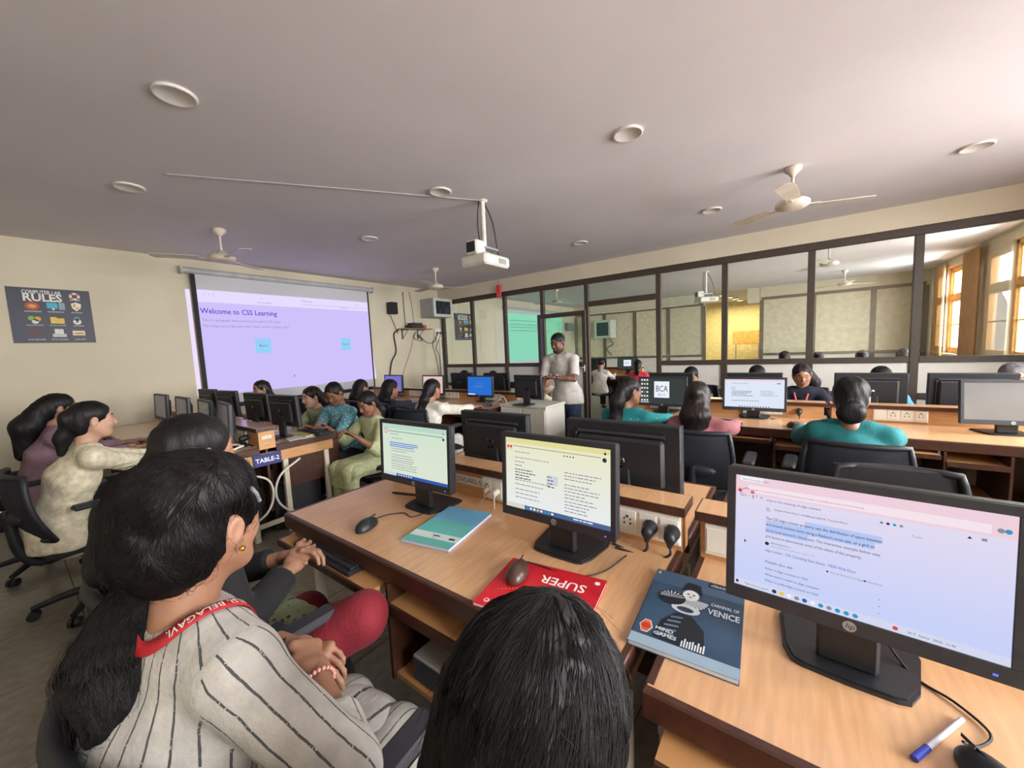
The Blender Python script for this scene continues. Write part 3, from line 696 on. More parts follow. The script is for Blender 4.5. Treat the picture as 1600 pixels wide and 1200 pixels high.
# next row by the glass
monitor('monitor with dark desktop and white BCA tile between two students', (4.0 - .13, 1.03, DESK), .0, .455, .29, .215, page_bca, emit('glow_dark_desktop', '#3b423f', 1), GB)
monitor('monitor with white search page in front of the smiling student with lanyard', (3.87, .27, DESK), .0, .47, .29, .215, page_small, emit('glow_white', '#dfe8f8', 1), GB)
monitor('grey blank monitor at the far right edge of the photo', (3.82, -1.13, DESK), .15, .47, .29, .215, None, mat('display_dusty', '#6c6a68', .45, var=.06, scale=4), GB, tilt=.1)
for (y, lab) in ((1.06, 'black monitor back behind the BCA monitor'), (.30, 'black monitor back peeking over the white page monitor'), (-.52, 'black monitor back right of the teal student with a bun'), (-1.08, 'black monitor back behind the grey blank monitor')):
    monitor(lab, (4.33, y, DESK), math.pi, .455, .29, .22, None, None, GB, base_s=.6)
monitor('bright blue monitor on the table beyond the white cabinet', (3.84, 3.38, DESK), .0, .455, .29, .215, page_blue, emit('glow_blue', '#2b6fd0', 1), GB)
monitor('pink-tinted monitor in front of the student in a white kurta', (3.84, 4.30, DESK), .0, .455, .29, .215, page_pink, emit('glow_pink', '#e3c2bd', 1), GB)
monitor('violet monitor between two dark-haired students by the screen wall', (3.84, 5.25, DESK), -.05, .50, .29, .215, page_lock, emit('glow_violet', '#7a72c8', 1), GB)
for (y, lab) in ((4.10, 'black monitor back between the pink and blue monitors'), (3.42, 'black monitor back right behind the bright blue monitor')):
    monitor(lab, (4.25, y, DESK), math.pi, .455, .29, .22, None, None, GB, base_s=.6)
# TABLE-2: four facing left, four facing right
gq = mat('display_grey_blue', '#8f98a8', .2, var=.04)  # one even grey-blue colour for the blank displays
for i, (y, lab) in enumerate(((3.66, 'nearest of the edge-on monitors on TABLE-2 left side, pale grey display'), (4.12, 'second edge-on monitor on TABLE-2 left side'), (4.80, 'third edge-on monitor on the left, by the wall'), (5.60, 'farthest edge-on monitor on the left, thin against the wall'))):
    monitor(lab, (1.05, y, DESK), -.12 + .05 * i, .42, .28, .235, None, gq, 'monitors on TABLE-2')
for i, (y, lab) in enumerate(((3.70, 'black monitor back nearest on TABLE-2 right side'), (4.30, 'black monitor back in the middle of TABLE-2 right side'), (5.10, 'black monitor back below the screen corner'), (5.75, 'small far black monitor back touching the screen corner'))):
    monitor(lab, (1.52, y, DESK), math.pi + .12, .42, .28, .235, None, None, 'monitors on TABLE-2', base_s=.8)
# --- chairs ----------------------------------------------------------------
MESHF = mat('chair_mesh_black', '#1d1f2b', .8, var=.1, scale=200, bump=.5, bscale=500)
SEATF = mat('chair_fabric_black', '#1b1b20', .85, var=.1, scale=80, bump=.3, bscale=250)
CHFR = mat('chair_frame_black', '#1b1c23', .5)
def chair_proto(kind, label):
    """faces +x; origin on the floor below the seat"""
    t = thing('office_chair', label, 'chair', (0, 0, 0), 0, 'black office chairs')
    f = Field((-.32, -.30, .33), (.32, .30, .50), .012); f.cap((-.20, 0, .415), (.20, 0, .42), (.215, .036), (.235, .034), side=(0, 1, 0), k=.01); f.ell((.19, 0, .425), (.05, .22, .03), k=.03)
    vs, q = f.mesh(1); Soup().add(vs, q).build('seat', [SEATF], t)
    # curved mesh back in a frame
    nz, ny = 9, 9; mb = MB(); P = np.zeros((nz, ny, 3)); zt = .90 if kind == 'mesh' else .86; z0 = .52 if kind == 'mesh' else .58
    for i in range(nz):
        for j in range(ny):
            u = i / (nz - 1); v = j / (ny - 1) * 2 - 1; hw = (.205 + .02 * math.sin(u * math.pi)) * (1 - .04 * u)
            P[i, j] = (-.235 - .075 * u + .05 * v * v - .03 * math.sin(u * math.pi), hw * v, z0 + (zt - z0) * u)
    vs = np.concatenate([P.reshape(-1, 3), (P - V(.012, 0, 0)).reshape(-1, 3)]); n = nz * ny; fs = []
    for i in range(nz - 1):
        for j in range(ny - 1): 
            a = i * ny + j; fs += [(a, a + ny, a + ny + 1, a + 1), (n + a, n + a + 1, n + a + ny + 1, n + a + ny)]
    ring = [(0, j) for j in range(ny)] + [(i, ny - 1) for i in range(1, nz)] + [(nz - 1, j) for j in range(ny - 2, -1, -1)] + [(i, 0) for i in range(nz - 2, 0, -1)]
    ri = [i * ny + j for i, j in ring]
    for a, b in zip(ri, ri[1:] + ri[:1]): fs.append((a, b, n + b, n + a))
    if kind == 'mesh': mb.add(vs, fs, 0, True); mb.build('backrest', MESHF, t)
    rp = [P[i, j] - V(.006, 0, 0) for i, j in ring]; MB().tube(rp + rp[:2], .016, 8).build('back_frame', CHFR, t)
    if kind == 'slotted':                                             # plastic shell with two openings
        m2 = MB(); w = .215
        for (a, b, c, d) in ((-w, w, .76, .87), (-w, w, .57, .62), (-w, -.15, .61, .77), (.15, w, .61, .77), (-.022, .022, .61, .77)): m2.box(-.30, -.275, a, b, c, d, bev=.008)
        m2.build('backrest', CHFR, t)
    m3 = MB(); m3.tube(curve_pts([(-.06, 0, .37), (-.22, 0, .36), (-.29, 0, .45), (-.31, 0, .62), (-.325, 0, .70)], 16), [.022] * 17 if False else .024, 8); m3.build('back_bracket', CHFR, t)
    MB().ell((-.29, 0, .66), (.035, .14, .045), 14, 8).build('lumbar_pad', CHFR, t)
    for s in (-1, 1):
        a = MB(); a.tube(curve_pts([(-.02, s * .20, .38), (-.02, s * .285, .40), (.0, s * .29, .55), (.03, s * .285, .675)], 14), .017, 8)
        ao = a.build('arm_post', CHFR, t); MB().box(-.13, .15, s * .285 - .035, s * .285 + .035, .675, .705, bev=.012).build('arm_pad', mat('arm_pad_grey', '#2c2d33', .6), ao)
    MB().lathe([(.05, .36), (.05, .385), (.03, .385), (.03, .21), (.022, .21), (.022, .09)], 14).build('gas_column', BLK2, t)
    MB().box(-.10, .10, -.09, .09, .365, .385, bev=.006).build('seat_plate', BLK2, t)
    for k in range(5):
        a = 2 * math.pi * k / 5 + .3; d = V(math.cos(a), math.sin(a), 0)
        lg = MB().tube([V(0, 0, .105) + d * .02, V(0, 0, .095) + d * .16, V(0, 0, .07) + d * .29], [.026, .022, .016], 8).build('base_leg', CHFR, t)
        c = V(0, 0, .028) + d * .285; m = MB(); pr = V(-d[1], d[0], 0)
        for sg in (-1, 1): m.tube([c + pr * sg * .006, c + pr * sg * .024], .027, 12)
        m.tube([c + V(0, 0, .02), c + V(0, 0, .05)], .008, 6); m.build('caster', BLK, lg)
    return t
CH_A = chair_proto('mesh', 'black mesh office chair of the student in the cream kurta, left'); CH_B = None
def chair(proto, x, y, rz, label): return place(proto, (x, y, 0), rz, label)
CH_A.location = (.27, 3.52, 0); CH_A.rotation_euler = (0, 0, .12)
for (x, y, rz, lab) in ((.10, 4.50, .0, 'black mesh office chair at far left behind the cream-kurta student'),
        (.31, .885, .10, 'black office chair of the striped-shirt student in the foreground'), (.40, 1.42, .0, 'black office chair under the student in black with red trousers'),
        (.30, .24, -.25, 'black office chair under the foreground head seen from behind'),
        (2.22, 3.30, math.pi, 'black office chair of the student in the pale green kurta'), (2.30, 3.84, math.pi, 'black office chair of the student in the blue kurta'), (2.28, 4.36, math.pi, 'black office chair of the student in the olive shirt'), (2.22, 5.62, math.pi, 'black office chair of the student by the screen in red and black'),
        (2.76, 3.86, .0, 'black office chair of the student in the dark denim top'), (2.72, 3.13, .1, 'black mesh office chair of the student in the white kurta'), (2.80, 4.60, .0, 'black office chair of the dark-haired student before the violet monitor'),
        (2.88, 1.12, .0, 'black mesh office chair of the teal student with a ponytail'), (2.84, .50, .0, 'black mesh office chair of the mauve student'), (2.86, -.28, -.05, 'black mesh office chair of the teal student with a low bun')):
    chair(CH_A, x, y, rz, lab)
CH_S = chair_proto('slotted', 'empty black chair with two openings in its back, right of the middle'); CH_S.location = (2.03, -.40, 0); CH_S.rotation_euler = (0, 0, math.pi + .1)
for (x, y, lab) in ((5.32, 1.0, 'black chair behind the BCA monitor row'), (5.32, .32, 'black chair behind the white page monitor'), (5.28, -.12, 'black chair of the smiling student with lanyard'), (5.34, -.72, 'black chair of the student in bright blue'), (5.34, -1.48, 'black chair of the grey-haired person at the far right'), (5.2, 4.55, 'black chair far behind the pink monitor'), (5.2, 3.95, 'black chair far behind the blue monitor')):
    chair(CH_S, x, y, math.pi, lab)

# --- wall and ceiling things ------------------------------------------------------
# projector screen with the projected page
ps = thing('projector_screen', 'pull-down projector screen with violet CSS Learning page on the front wall', 'screen', (3.06, YW - .06, 0))
SW = 2.72; zt, zb = CH + 1.225, CH - .66
FAB = mat('screen_fabric', '#c9c9cf', .8, var=.01); BLKB = mat('screen_black_border', '#17171b', .7)
mb = MB(); mb.tube([(-SW / 2 - .08, -.0, zt + .03), (SW / 2 + .08, -.0, zt + .03)], .042, 14); mb.build('roller_case', mat('case_grey', '#b3b3b6', .4), ps)
for s in (-1, 1): MB().box(s * (SW / 2 + .09) - .012, s * (SW / 2 + .09) + .012, -.05, .055, zt - .02, zt + .08, bev=.003).build('end_bracket', mat('case_grey', '#b3b3b6', .4), ps)
MB().box(-SW / 2, SW / 2, -.002, .0, zb, zt + .02).build('fabric', FAB, ps)
for (a, b) in ((-SW / 2, -SW / 2 + .055), (SW / 2 - .03, SW / 2)): MB().box(a, b, -.004, -.0022, zb, zt).build('border', BLKB, ps)
MB().box(-SW / 2, SW / 2, -.004, -.0022, zb, zb + .05).build('border', BLKB, ps)
mb = MB(); mb.tube([(-SW / 2 - .01, -.002, zb), (SW / 2 + .01, -.002, zb)], .014, 10); mb.build('bottom_bar', BLKB, ps)
PV = 1.06
pj = emit('projected_violet', '#cabdf4', PV); pw_ = emit('projected_white', '#dcd3f6', PV * 1.04); pink = emit('projected_edge', '#e9dcf7', PV * 1.0)  # the projector's light is put in as emission on flat faces
ptx = emit('projected_heading', '#5b43c6', PV); ptg = emit('projected_text', '#8f86b4', PV); pbx = emit('projected_box', '#92cdf0', PV)
f = Flat((1, 0, 0), (0, 0, 1), (-SW / 2, -.0023, CH - .47), (0, -1, 0)); f.z = .0006
f.rect(.056, 0, SW - .031, 1.48, pj, 1); f.rect(.056, 1.31, SW - .031, 1.48, pw_, 2)
f.text('Welcome to CSS Learning', .02 + .05, 1.155, .105, ptx, 3, width=.98, bold=.012)
f.text('This is a paragraph demonstrating the applied CSS styles.', .03 + .05, 1.045, .05, ptg, 3, width=1.02); f.text('The background is light gray, text is black, and the heading is blue.', .03 + .05, .965, .05, ptg, 3, width=1.14)
f.rect(.70, .58, .92, .80, pbx, 3); f.text('Box 1', .81, .675, .05, ptx, 4, 'c'); f.rect(2.08, .58, 2.27, .80, pbx, 3); f.text('Box 2', 2.175, .675, .05, ptx, 4, 'c')
for (u, s_) in ((.12, '<   >   v'), (.84, 'o'), (1.45, 'W3Schools'), (1.98, '+'), (2.42, '0  C  +')): f.text(s_, u, 1.405, .04, ptg, 3)
f.text('127.0.0.1:5500', .78, 1.335, .035, ptg, 3); f.text('CSS demo', 2.12, 1.335, .035, ptg, 3); f.rect(1.45, 1.36, SW - .031, 1.364, ptg, 3)
f.poly([(1.22, .17), (1.22, .21), (1.235, .18)], INK2, 3)
f.build('projected_image', ps)
f = Flat((1, 0, 0), (0, 0, 1), (-SW / 2 - .055, .0575, CH - .47), (0, -1, 0)); f.rect(0, -.0, .05, 1.48, pink, 1); f.build('projected_spill', ps)  # light spilling past the screen, put in as glowing strips on the wall
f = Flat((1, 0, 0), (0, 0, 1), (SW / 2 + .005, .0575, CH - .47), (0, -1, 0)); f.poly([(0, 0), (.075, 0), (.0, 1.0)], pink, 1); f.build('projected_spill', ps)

def rules_poster(label, x, z, w, h, group):
    p = thing('poster', label, 'poster', (x, YW, z), 0, group)
    NAVY = mat('poster_navy', '#24273d', .45, var=.03); PWH = mat('poster_white', '#e3e1dc', .6); 
    MB().box(0, w, -.006, -.0, 0, h).build('sheet', NAVY, p)
    NF = lambda: Flat((1, 0, 0), (0, 0, 1), (0, -.0062, 0), (0, -1, 0)); f = NF(); C = lambda n, c: mat('poster_' + n, c, .6)
    f.text('COMPUTER LAB', w * .17, h * .895, .055, PWH, 1, width=w * .46, bold=.02); f.text('RULES', w * .17, h * .765, .115, PWH, 1, width=w * .47, bold=.03)
    f.build('heading', p); f = NF(); nx = lambda: (f.build('icon', p), NF())[1]
    cx = (.27, .54, .80); rows = (.63, .38, .14)
    f.disc(w * .80, h * .88, .042, PWH, 1); f.disc(w * .80, h * .88, .020, NAVY, 3)
    for k in range(4): a = k * math.pi / 2 + .78; f.poly([(w * .8 + .042 * math.cos(a - .3), h * .88 + .042 * math.sin(a - .3)), (w * .8 + .042 * math.cos(a + .3), h * .88 + .042 * math.sin(a + .3)), (w * .8 + .02 * math.cos(a + .3), h * .88 + .02 * math.sin(a + .3)), (w * .8 + .02 * math.cos(a - .3), h * .88 + .02 * math.sin(a - .3))], C('orange', '#c4502e'), 2)
    f = nx()
    f.disc(w * .27, h * .67, .052, C('rust', '#b4552f'), 1, ry=.045); f.disc(w * .27, h * .67, .03, C('tan', '#d8a06a'), 2, ry=.02)
    f = nx()
    f.rect(w * .44, h * .64, w * .57, h * .74, C('sky', '#4fb2d2'), 1); f.rect(w * .50, h * .61, w * .53, h * .64, PWH, 1); f.rect(w * .585, h * .62, w * .66, h * .75, C('steel', '#8fa3b2'), 1)
    f = nx()
    f.poly([(w * .74, h * .74), (w * .80, h * .77), (w * .87, h * .74), (w * .86, h * .66), (w * .80, h * .60), (w * .75, h * .66)], PWH, 1); f.poly([(w * .76, h * .73), (w * .80, h * .75), (w * .80, h * .68), (w * .76, h * .68)], C('gold', '#e0a838'), 2); f.poly([(w * .80, h * .68), (w * .85, h * .68), (w * .80, h * .62)], C('gold', '#e0a838'), 2)
    f = nx()
    f.disc(w * .24, h * .45, .025, C('leaf', '#86b35a'), 1); f.disc(w * .31, h * .44, .025, C('gold', '#e0a838'), 1); f.disc(w * .28, h * .39, .025, PWH, 1)
    f = nx()
    f.poly([(w * .46, h * .36), (w * .63, h * .36), (w * .63, h * .46), (w * .55, h * .46), (w * .53, h * .48), (w * .46, h * .48)], C('folder', '#e4c25c'), 1)
    f = nx()
    f.disc(w * .79, h * .40, .032, PWH, 1); f.disc(w * .79, h * .455, .022, C('steel', '#8fa3b2'), 1); f.disc(w * .79, h * .455, .012, NAVY, 2); f.disc(w * .79, h * .40, .010, NAVY, 2)
    f = nx()
    f.rect(w * .19, h * .15, w * .34, h * .24, C('plum', '#6d4a4f'), 1); f = nx(); f.rect(w * .49, h * .17, w * .60, h * .26, PWH, 1); f.rect(w * .46, h * .11, w * .63, h * .17, C('paper', '#bfc3c7'), 1); f = nx(); f.rect(w * .71, h * .14, w * .87, h * .23, C('cream', '#e6d8b5'), 1); f.rect(w * .73, h * .17, w * .85, h * .19, C('orange', '#c4502e'), 2)
    f = nx()
    CAP = (('NO EATING OR DRINKING', 'TURN OFF DEVICES AFTER USE', 'ASK FOR HELP'), ('WASH YOUR HANDS', 'SAVE FILES IN YOUR FOLDER', 'BE SAFE ONLINE'), ('DO NOT UNPLUG CABLES', 'PRINT ONLY WHEN NEEDED', 'LOG OUT'))
    for r in range(3):
        for c in range(3):
            zz = h * ((.565, .315, .055)[r]) if not (c == 2 and r == 0) else h * .565
            f.text(CAP[r][c], w * cx[c], zz, .017, PWH, 1, 'c', width=w * (.20 if c < 2 else .14), bold=.01); f.build('caption', p); f = NF()
    f.text('GET HELP', w * .8, h * .80, .017, PWH, 1, 'c', width=w * .14, bold=.01)
    f.build('caption', p); return p
rules_poster('navy COMPUTER LAB RULES poster on the left part of the front wall', .15, CH + .295, .60, .60, 'lab rules posters')

sp = thing('speaker', 'small black loudspeaker on the front wall right of the screen', 'speaker', (4.94, YW, CH + .93))
MB().box(-.09, .09, -.15, -.02, -.12, .12, bev=.01).build('cabinet', BLK, sp); MB().box(-.078, .078, -.156, -.150, -.108, .108, bev=.003).build('grille', mat('grille_cloth', '#24262f', .9, bump=.4, bscale=300), sp); MB().box(-.03, .03, -.02, 0, -.04, .04).build('wall_bracket', BLK2, sp)

rk = thing('network_rack', 'grey wall-mounted network rack with glass door in the corner', 'cabinet', (6.02, YW, CH + .77))
GREYP = mat('rack_grey_paint', '#a3a6a4', .45)
MB().box(-.28, .28, -.42, 0, .0, .40, bev=.006).build('body', GREYP, rk)
dr = MB()
for q in ((-.28, .28, .0, .06), (-.28, .28, .34, .40), (-.28, -.22, .06, .34), (.22, .28, .06, .34)): dr.box(q[0], q[1], -.445, -.422, q[2], q[3], bev=.003)
do = dr.build('door', mat('rack_door_white', '#c9ccc8', .4), rk); MB().box(-.22, .22, -.436, -.430, .06, .34).build('door_glass', mat('rack_glass', '#30343a', .08, var=.3, scale=12), do); MB().tube([(.25, -.445, .16), (.25, -.462, .16), (.25, -.462, .23), (.25, -.445, .23)], .005).build('door_handle', SILV, do)
sh = thing('wall_shelf', 'small wooden wall shelf on black brackets under the rack', 'shelf', (5.45, YW, CH + .50))
MB().box(-.38, .38, -.26, 0, 0, .022, bev=.003).build('board', mat('shelf_redwood', '#9c6a4c', .5, var=.1, scale=20, stretch=(1, 8, 1)), sh)
for x in (-.25, .16):
    b = MB(); b.box(x - .012, x + .012, -.22, 0, -.012, 0); b.box(x - .012, x + .012, -.012, 0, -.20, -.012); b.tube([(x, -.20, -.014), (x, -.01, -.19)], .006, 6); b.build('bracket', BLK, sh)
rt = thing('video_recorder', 'black recorder box lying on the small wall shelf', 'recorder', (5.43, YW - .14, CH + .5215)); MB().box(-.16, .24, -.11, .11, .005, .075, bev=.004).build('case', BLK, rt)
MB().box(-.10, .14, -.10, .10, .0755, .12, bev=.004).build('top_unit', BLK2, rt); MB().box(.16, .235, -.112, -.1101, .012, .07).build('red_panel', mat('recorder_red', '#c62f34', .4), rt)
for x in (-.12, .2): MB().box(x - .015, x + .015, -.08, .08, 0, .005).build('rubber_foot', BLK, rt)
ws = thing('socket_board', 'white socket board with hanging plugs in the corner below the rack', 'socket', (6.20, YW, CH + .38)); MB().box(-.10, .10, -.035, 0, -.10, .16, bev=.004).build('plate', PLATE, ws)
for x in (-.045, .045):
    MB().box(x - .02, x + .02, -.075, -.036, .04, .085, bev=.008).build('plug', BLK, ws); 
td = thing('cable_trunking', 'white vertical cable trunking in the corner beside the partition', 'trunking', (6.27, YW, 0)); MB().box(-.03, .02, -.03, 0, .14, CH + .25, bev=.003).build('channel', mat('trunking_white', '#d9d5c8', .5), td)
def wire(label, pts, r=.006, m=CABLE, n=28, name='cable', group='loose wall cables'):
    o = MB().tube(curve_pts(pts, n), r, 6).build(name, m); return tag(o, label, 'cable', group)
yy = YW - .02
wire('black cable bundle falling from the small wall shelf', [(5.10, yy, CH + .50), (4.98, yy, CH + .40), (5.0, yy, CH + .05), (4.86, yy, CH - .2), (4.75, yy, CH - .75)], .013)
wire('thin cable dropping from the wall loudspeaker', [(4.92, yy, CH + .80), (5.0, yy, CH + .62), (5.08, yy, CH + .42)], .005)
wire('thin grey cable slanting down the wall under the shelf', [(5.50, yy, CH + .42), (5.40, yy, CH + .1), (5.2, yy, CH - .3), (5.0, yy, CH - .7)], .004, CABG)
wire('black cable looping from shelf to corner sockets', [(5.55, yy, CH + .46), (5.5, yy, CH + .32), (5.72, yy, CH + .26), (5.62, yy, CH + .40), (5.85, yy - .01, CH + .22), (6.08, yy - .02, CH + .25), (6.14, yy - .03, CH + .42)], .007)
wire('black cable hanging under the corner socket board', [(6.16, yy - .06, CH + .42), (6.02, yy, CH + .2), (6.10, yy, CH - .1), (6.18, yy, CH - .6)], .006)
wire('second black cable hanging under the corner socket board', [(6.25, yy - .06, CH + .42), (6.12, yy, CH + .1), (6.20, yy, CH - .1), (6.22, yy, CH - .7)], .006)
wire('vertical black cable from ceiling to the shelf', [(5.28, yy, ZC - .12), (5.28, yy, CH + 1.0), (5.29, yy, CH + .60)], .006)
wire('thin grey cable from ceiling to the shelf', [(5.45, yy, ZC - .12), (5.50, yy, CH + 1.0), (5.52, yy, CH + .66)], .004, CABG)

# projector on its pole
pr = thing('projector', 'white projector hanging from a ceiling pole with cables', 'projector', (2.92, 2.42, ZC), math.radians(90))
PWHT = mat('projector_white', '#d3d0c6', .4)
MB().lathe([(.05, -.012), (.05, 0), (.0, 0)], 16).build('ceiling_plate', PWHT, pr); MB().tube([(0, 0, -.012), (0, 0, -.46)], .022, 12).build('pole', PWHT, pr)
MB().box(-.10, .10, -.09, .09, -.475, -.455, bev=.004).build('mount_plate', SILV, pr)
mb = MB()
for sx in (-1, 1):
    for sy in (-1, 1): mb.tube([(0, 0, -.47), (sx * .09, sy * .10, -.53)], .007, 6)
mb.build('mount_arm', SILV, pr)
bd = MB().box(-.16, .15, -.19, .19, -.635, -.53, bev=.02).build('body', PWHT, pr)
MB().lathe([(.045, 0), (.045, .03), (.034, .034), (.034, .01), (.0, .01)], 18, rot=R3(0, math.pi / 2, 0), off=(.13, .08, -.585)).build('lens', BLK, bd)
mb = MB()
for i in range(6): mb.box(-.1605, -.158, -.12 + i * .02, -.108 + i * .02, -.61, -.56)
mb.build('vent', GRY, bd)
MB().box(-.07, .07, .06, .20, -.53, -.40, bev=.015).build('mount_box', PWHT, pr); MB().box(-.05, .05, .198, .206, -.51, -.42).build('mount_box_face', BLK, pr)
MB().tube(curve_pts([(0, -.02, -.01), (-.03, -.10, -.18), (-.02, -.17, -.42), (-.05, -.15, -.56), (-.05, -.02, -.54), (0, .05, -.47)], 30), .006, 6).build('cable', CABLE, pr)
MB().tube(curve_pts([(.02, .03, -.01), (.03, .05, -.2), (.025, .03, -.38), (-.03, -.02, -.45), (.02, -.09, -.43), (.03, -.14, -.53)], 30), .005, 6).build('cable', CABLE, pr)
tag(MB().tube([(2.92, 2.40, ZC - .006), (1.9, 3.1, ZC - .006), (.9, 3.8, ZC - .006)], .005, 6).build('ceiling_cable', mat('cable_ceiling_grey', '#b5aca8', .6)), 'thin grey cable along the ceiling towards the projector pole', 'cable')

# ceiling fans
def fan_proto(label):
    t = thing('ceiling_fan', label, 'fan', (0, 0, ZC), 0, 'cream ceiling fans'); FW = mat('fan_cream', '#cfc4b4', .4)
    MB().lathe([(.0, 0), (.065, 0), (.06, -.03), (.025, -.06), (.025, -.07)], 18).build('canopy', FW, t)
    MB().tube([(0, 0, -.06), (0, 0, -.27)], .012, 8).build('down_rod', FW, t)
    MB().lathe([(.012, -.22), (.035, -.23), (.05, -.255), (.10, -.27), (.125, -.29), (.125, -.315), (.10, -.335), (.05, -.345), (.0, -.345)], 24).build('motor', FW, t)
    for k in range(3):
        a = 2 * math.pi * k / 3 + .5; R_ = R3(0, 0, a)
        br = MB().box(.10, .20, -.022, .022, -.318, -.312, rot=R_).build('blade_iron', FW, t)
        MB().prism([(.18, -.045), (.40, -.062), (.58, -.060), (.605, 0), (.58, .060), (.40, .062), (.18, .045)], -.315, -.311, rot=R_ @ R3(.12, 0, 0)).build('blade', FW, t)
    return t
fan = fan_proto('cream ceiling fan left, above the projection screen'); fan.location = (1.58, 5.0, ZC)
place(fan, (4.17, .03, ZC), .4, 'cream ceiling fan right, in front of the partition'); place(fan, (4.62, 4.95, ZC), .9, 'cream ceiling fan in the far corner near the wall rack')
place(fan, (8.0, -.43, ZC), .2, 'ceiling fan behind the glass, nearest the windows'); place(fan, (11.5, -.9, ZC), .6, 'small ceiling fan behind the glass, farthest right'); place(fan, (8.5, 4.8, ZC), 1.2, 'ceiling fan behind the glass above the green projection')
# round flush lights, switched off
dlp = thing('ceiling_light', 'round flush ceiling light at upper centre right', 'light', (2.70, .93, ZC), 0, 'round flush ceiling lights, off')
MB().lathe([(.098, 0), (.098, -.012), (.088, -.016), (.084, -.012)], 28).build('ring', mat('light_ring_white', '#d8d2cc', .4), dlp); MB().lathe([(0, -.010), (.085, -.010)], 28).build('diffuser', mat('light_diffuser_off', '#b5ada8', .5), dlp)
for (x, y, lab) in ((4.74, -1.13, 'round ceiling light at upper right near the partition'), (4.84, .75, 'round ceiling light left of the right-hand fan'), (2.50, 2.55, 'round ceiling light left of the projector pole top'), (2.87, 4.19, 'round ceiling light between left fan and projector'), (.78, 4.28, 'round ceiling light at the left above the poster'), (4.98, 2.4, 'small round ceiling light right of the projector'), (.71, 2.66, 'faint round ceiling light at upper left')):
    place(dlp, (x, y, ZC), 0, lab)
rd = thing('red_tag', 'small red tag hanging above the partition beside the projector', 'tag', (XP - .12, 4.85, ZC - .27)); MB().box(-.02, .02, -.055, .055, -.09, .15, bev=.01).build('tag', mat('tag_red', '#e0474a', .5), rd); MB().tube([(0, 0, .15), (0, 0, .268)], .004, 6).build('string', CABG, rd)

# white cabinet with the teacher's monitor
cb = thing('white_cabinet', 'white laminate cabinet below the standing teacher', 'cabinet', (3.72, 2.47, 0)); WL = mat('cabinet_white', '#c9c6bd', .45, var=.02)
MB().box(-.215, .215, -.31, .31, .06, .80, bev=.004).build('body', WL, cb); MB().box(-.225, .225, -.32, .32, .80, .825, bev=.004).build('top', WL, cb); MB().box(-.20, .20, -.29, .29, 0, .06).build('plinth', EDGE, cb)
for s in (-1, 1): d = MB().box(-.229, -.2155, min(s * .01, s * .30), max(s * .01, s * .30), .08, .78, bev=.003).build('door', WL, cb); MB().tube([(-.235, s * .05, .45), (-.25, s * .05, .45), (-.25, s * .05, .55), (-.235, s * .05, .55)], .005).build('handle', SILV, d)
monitor("teacher's black monitor seen from behind on the white cabinet", (3.62, 2.45, .825), math.pi - .12, .41, .27, .20, None, None, GB, logo=False)
for i, (a, b, lab) in enumerate((((3.50, 2.72, .83), (3.42, 2.95, .80), 'grey cable looping off the white cabinet'), ((3.60, 2.76, .83), (3.60, 2.98, .79), 'white cable looping off the white cabinet'))):
    wire(lab, [a, (a[0], a[1] + .05, .90), ((a[0] + b[0]) / 2, (a[1] + b[1]) / 2, .86), b], .006, (CABG, CABW)[i])
# ------------------------------------------------------------------ people
def skin_mat(name, col):
    m = mat('skin_' + name, col, 0.5, var=0.04, scale=30, bump=0.05, bscale=300)
    b = m.node_tree.nodes['Principled BSDF']; b.inputs['Subsurface Weight'].default_value = 0.08
    b.inputs['Subsurface Radius'].default_value = (0.012, 0.005, 0.003); return m
EYEW = mat('eye_white', '#d8d2cc', 0.2); IRIS = mat('eye_iris', '#1c120e', 0.15); LIP = mat('lips', '#8a4a44', 0.45); BROW = mat('eyebrow', '#17110f', 0.7)
def hair_mat(name, col, rough=0.55, bump=0.5):
    if name in MATS: return MATS[name]
    m = mat(name, col, rough, var=0.25, scale=14, stretch=(1, 1, 0.25), bump=bump, bscale=55, spec=0.3)
    m.node_tree.nodes['Principled BSDF'].inputs['Anisotropic'].default_value = 0.5; return m
HAIR = hair_mat('hair_black', '#120f11'); HAIRB = hair_mat('hair_brown_black', '#1f1815', 0.45); STRAND = mat('hair_strand', '#120e0f', 0.55, var=0.2, spec=.25)

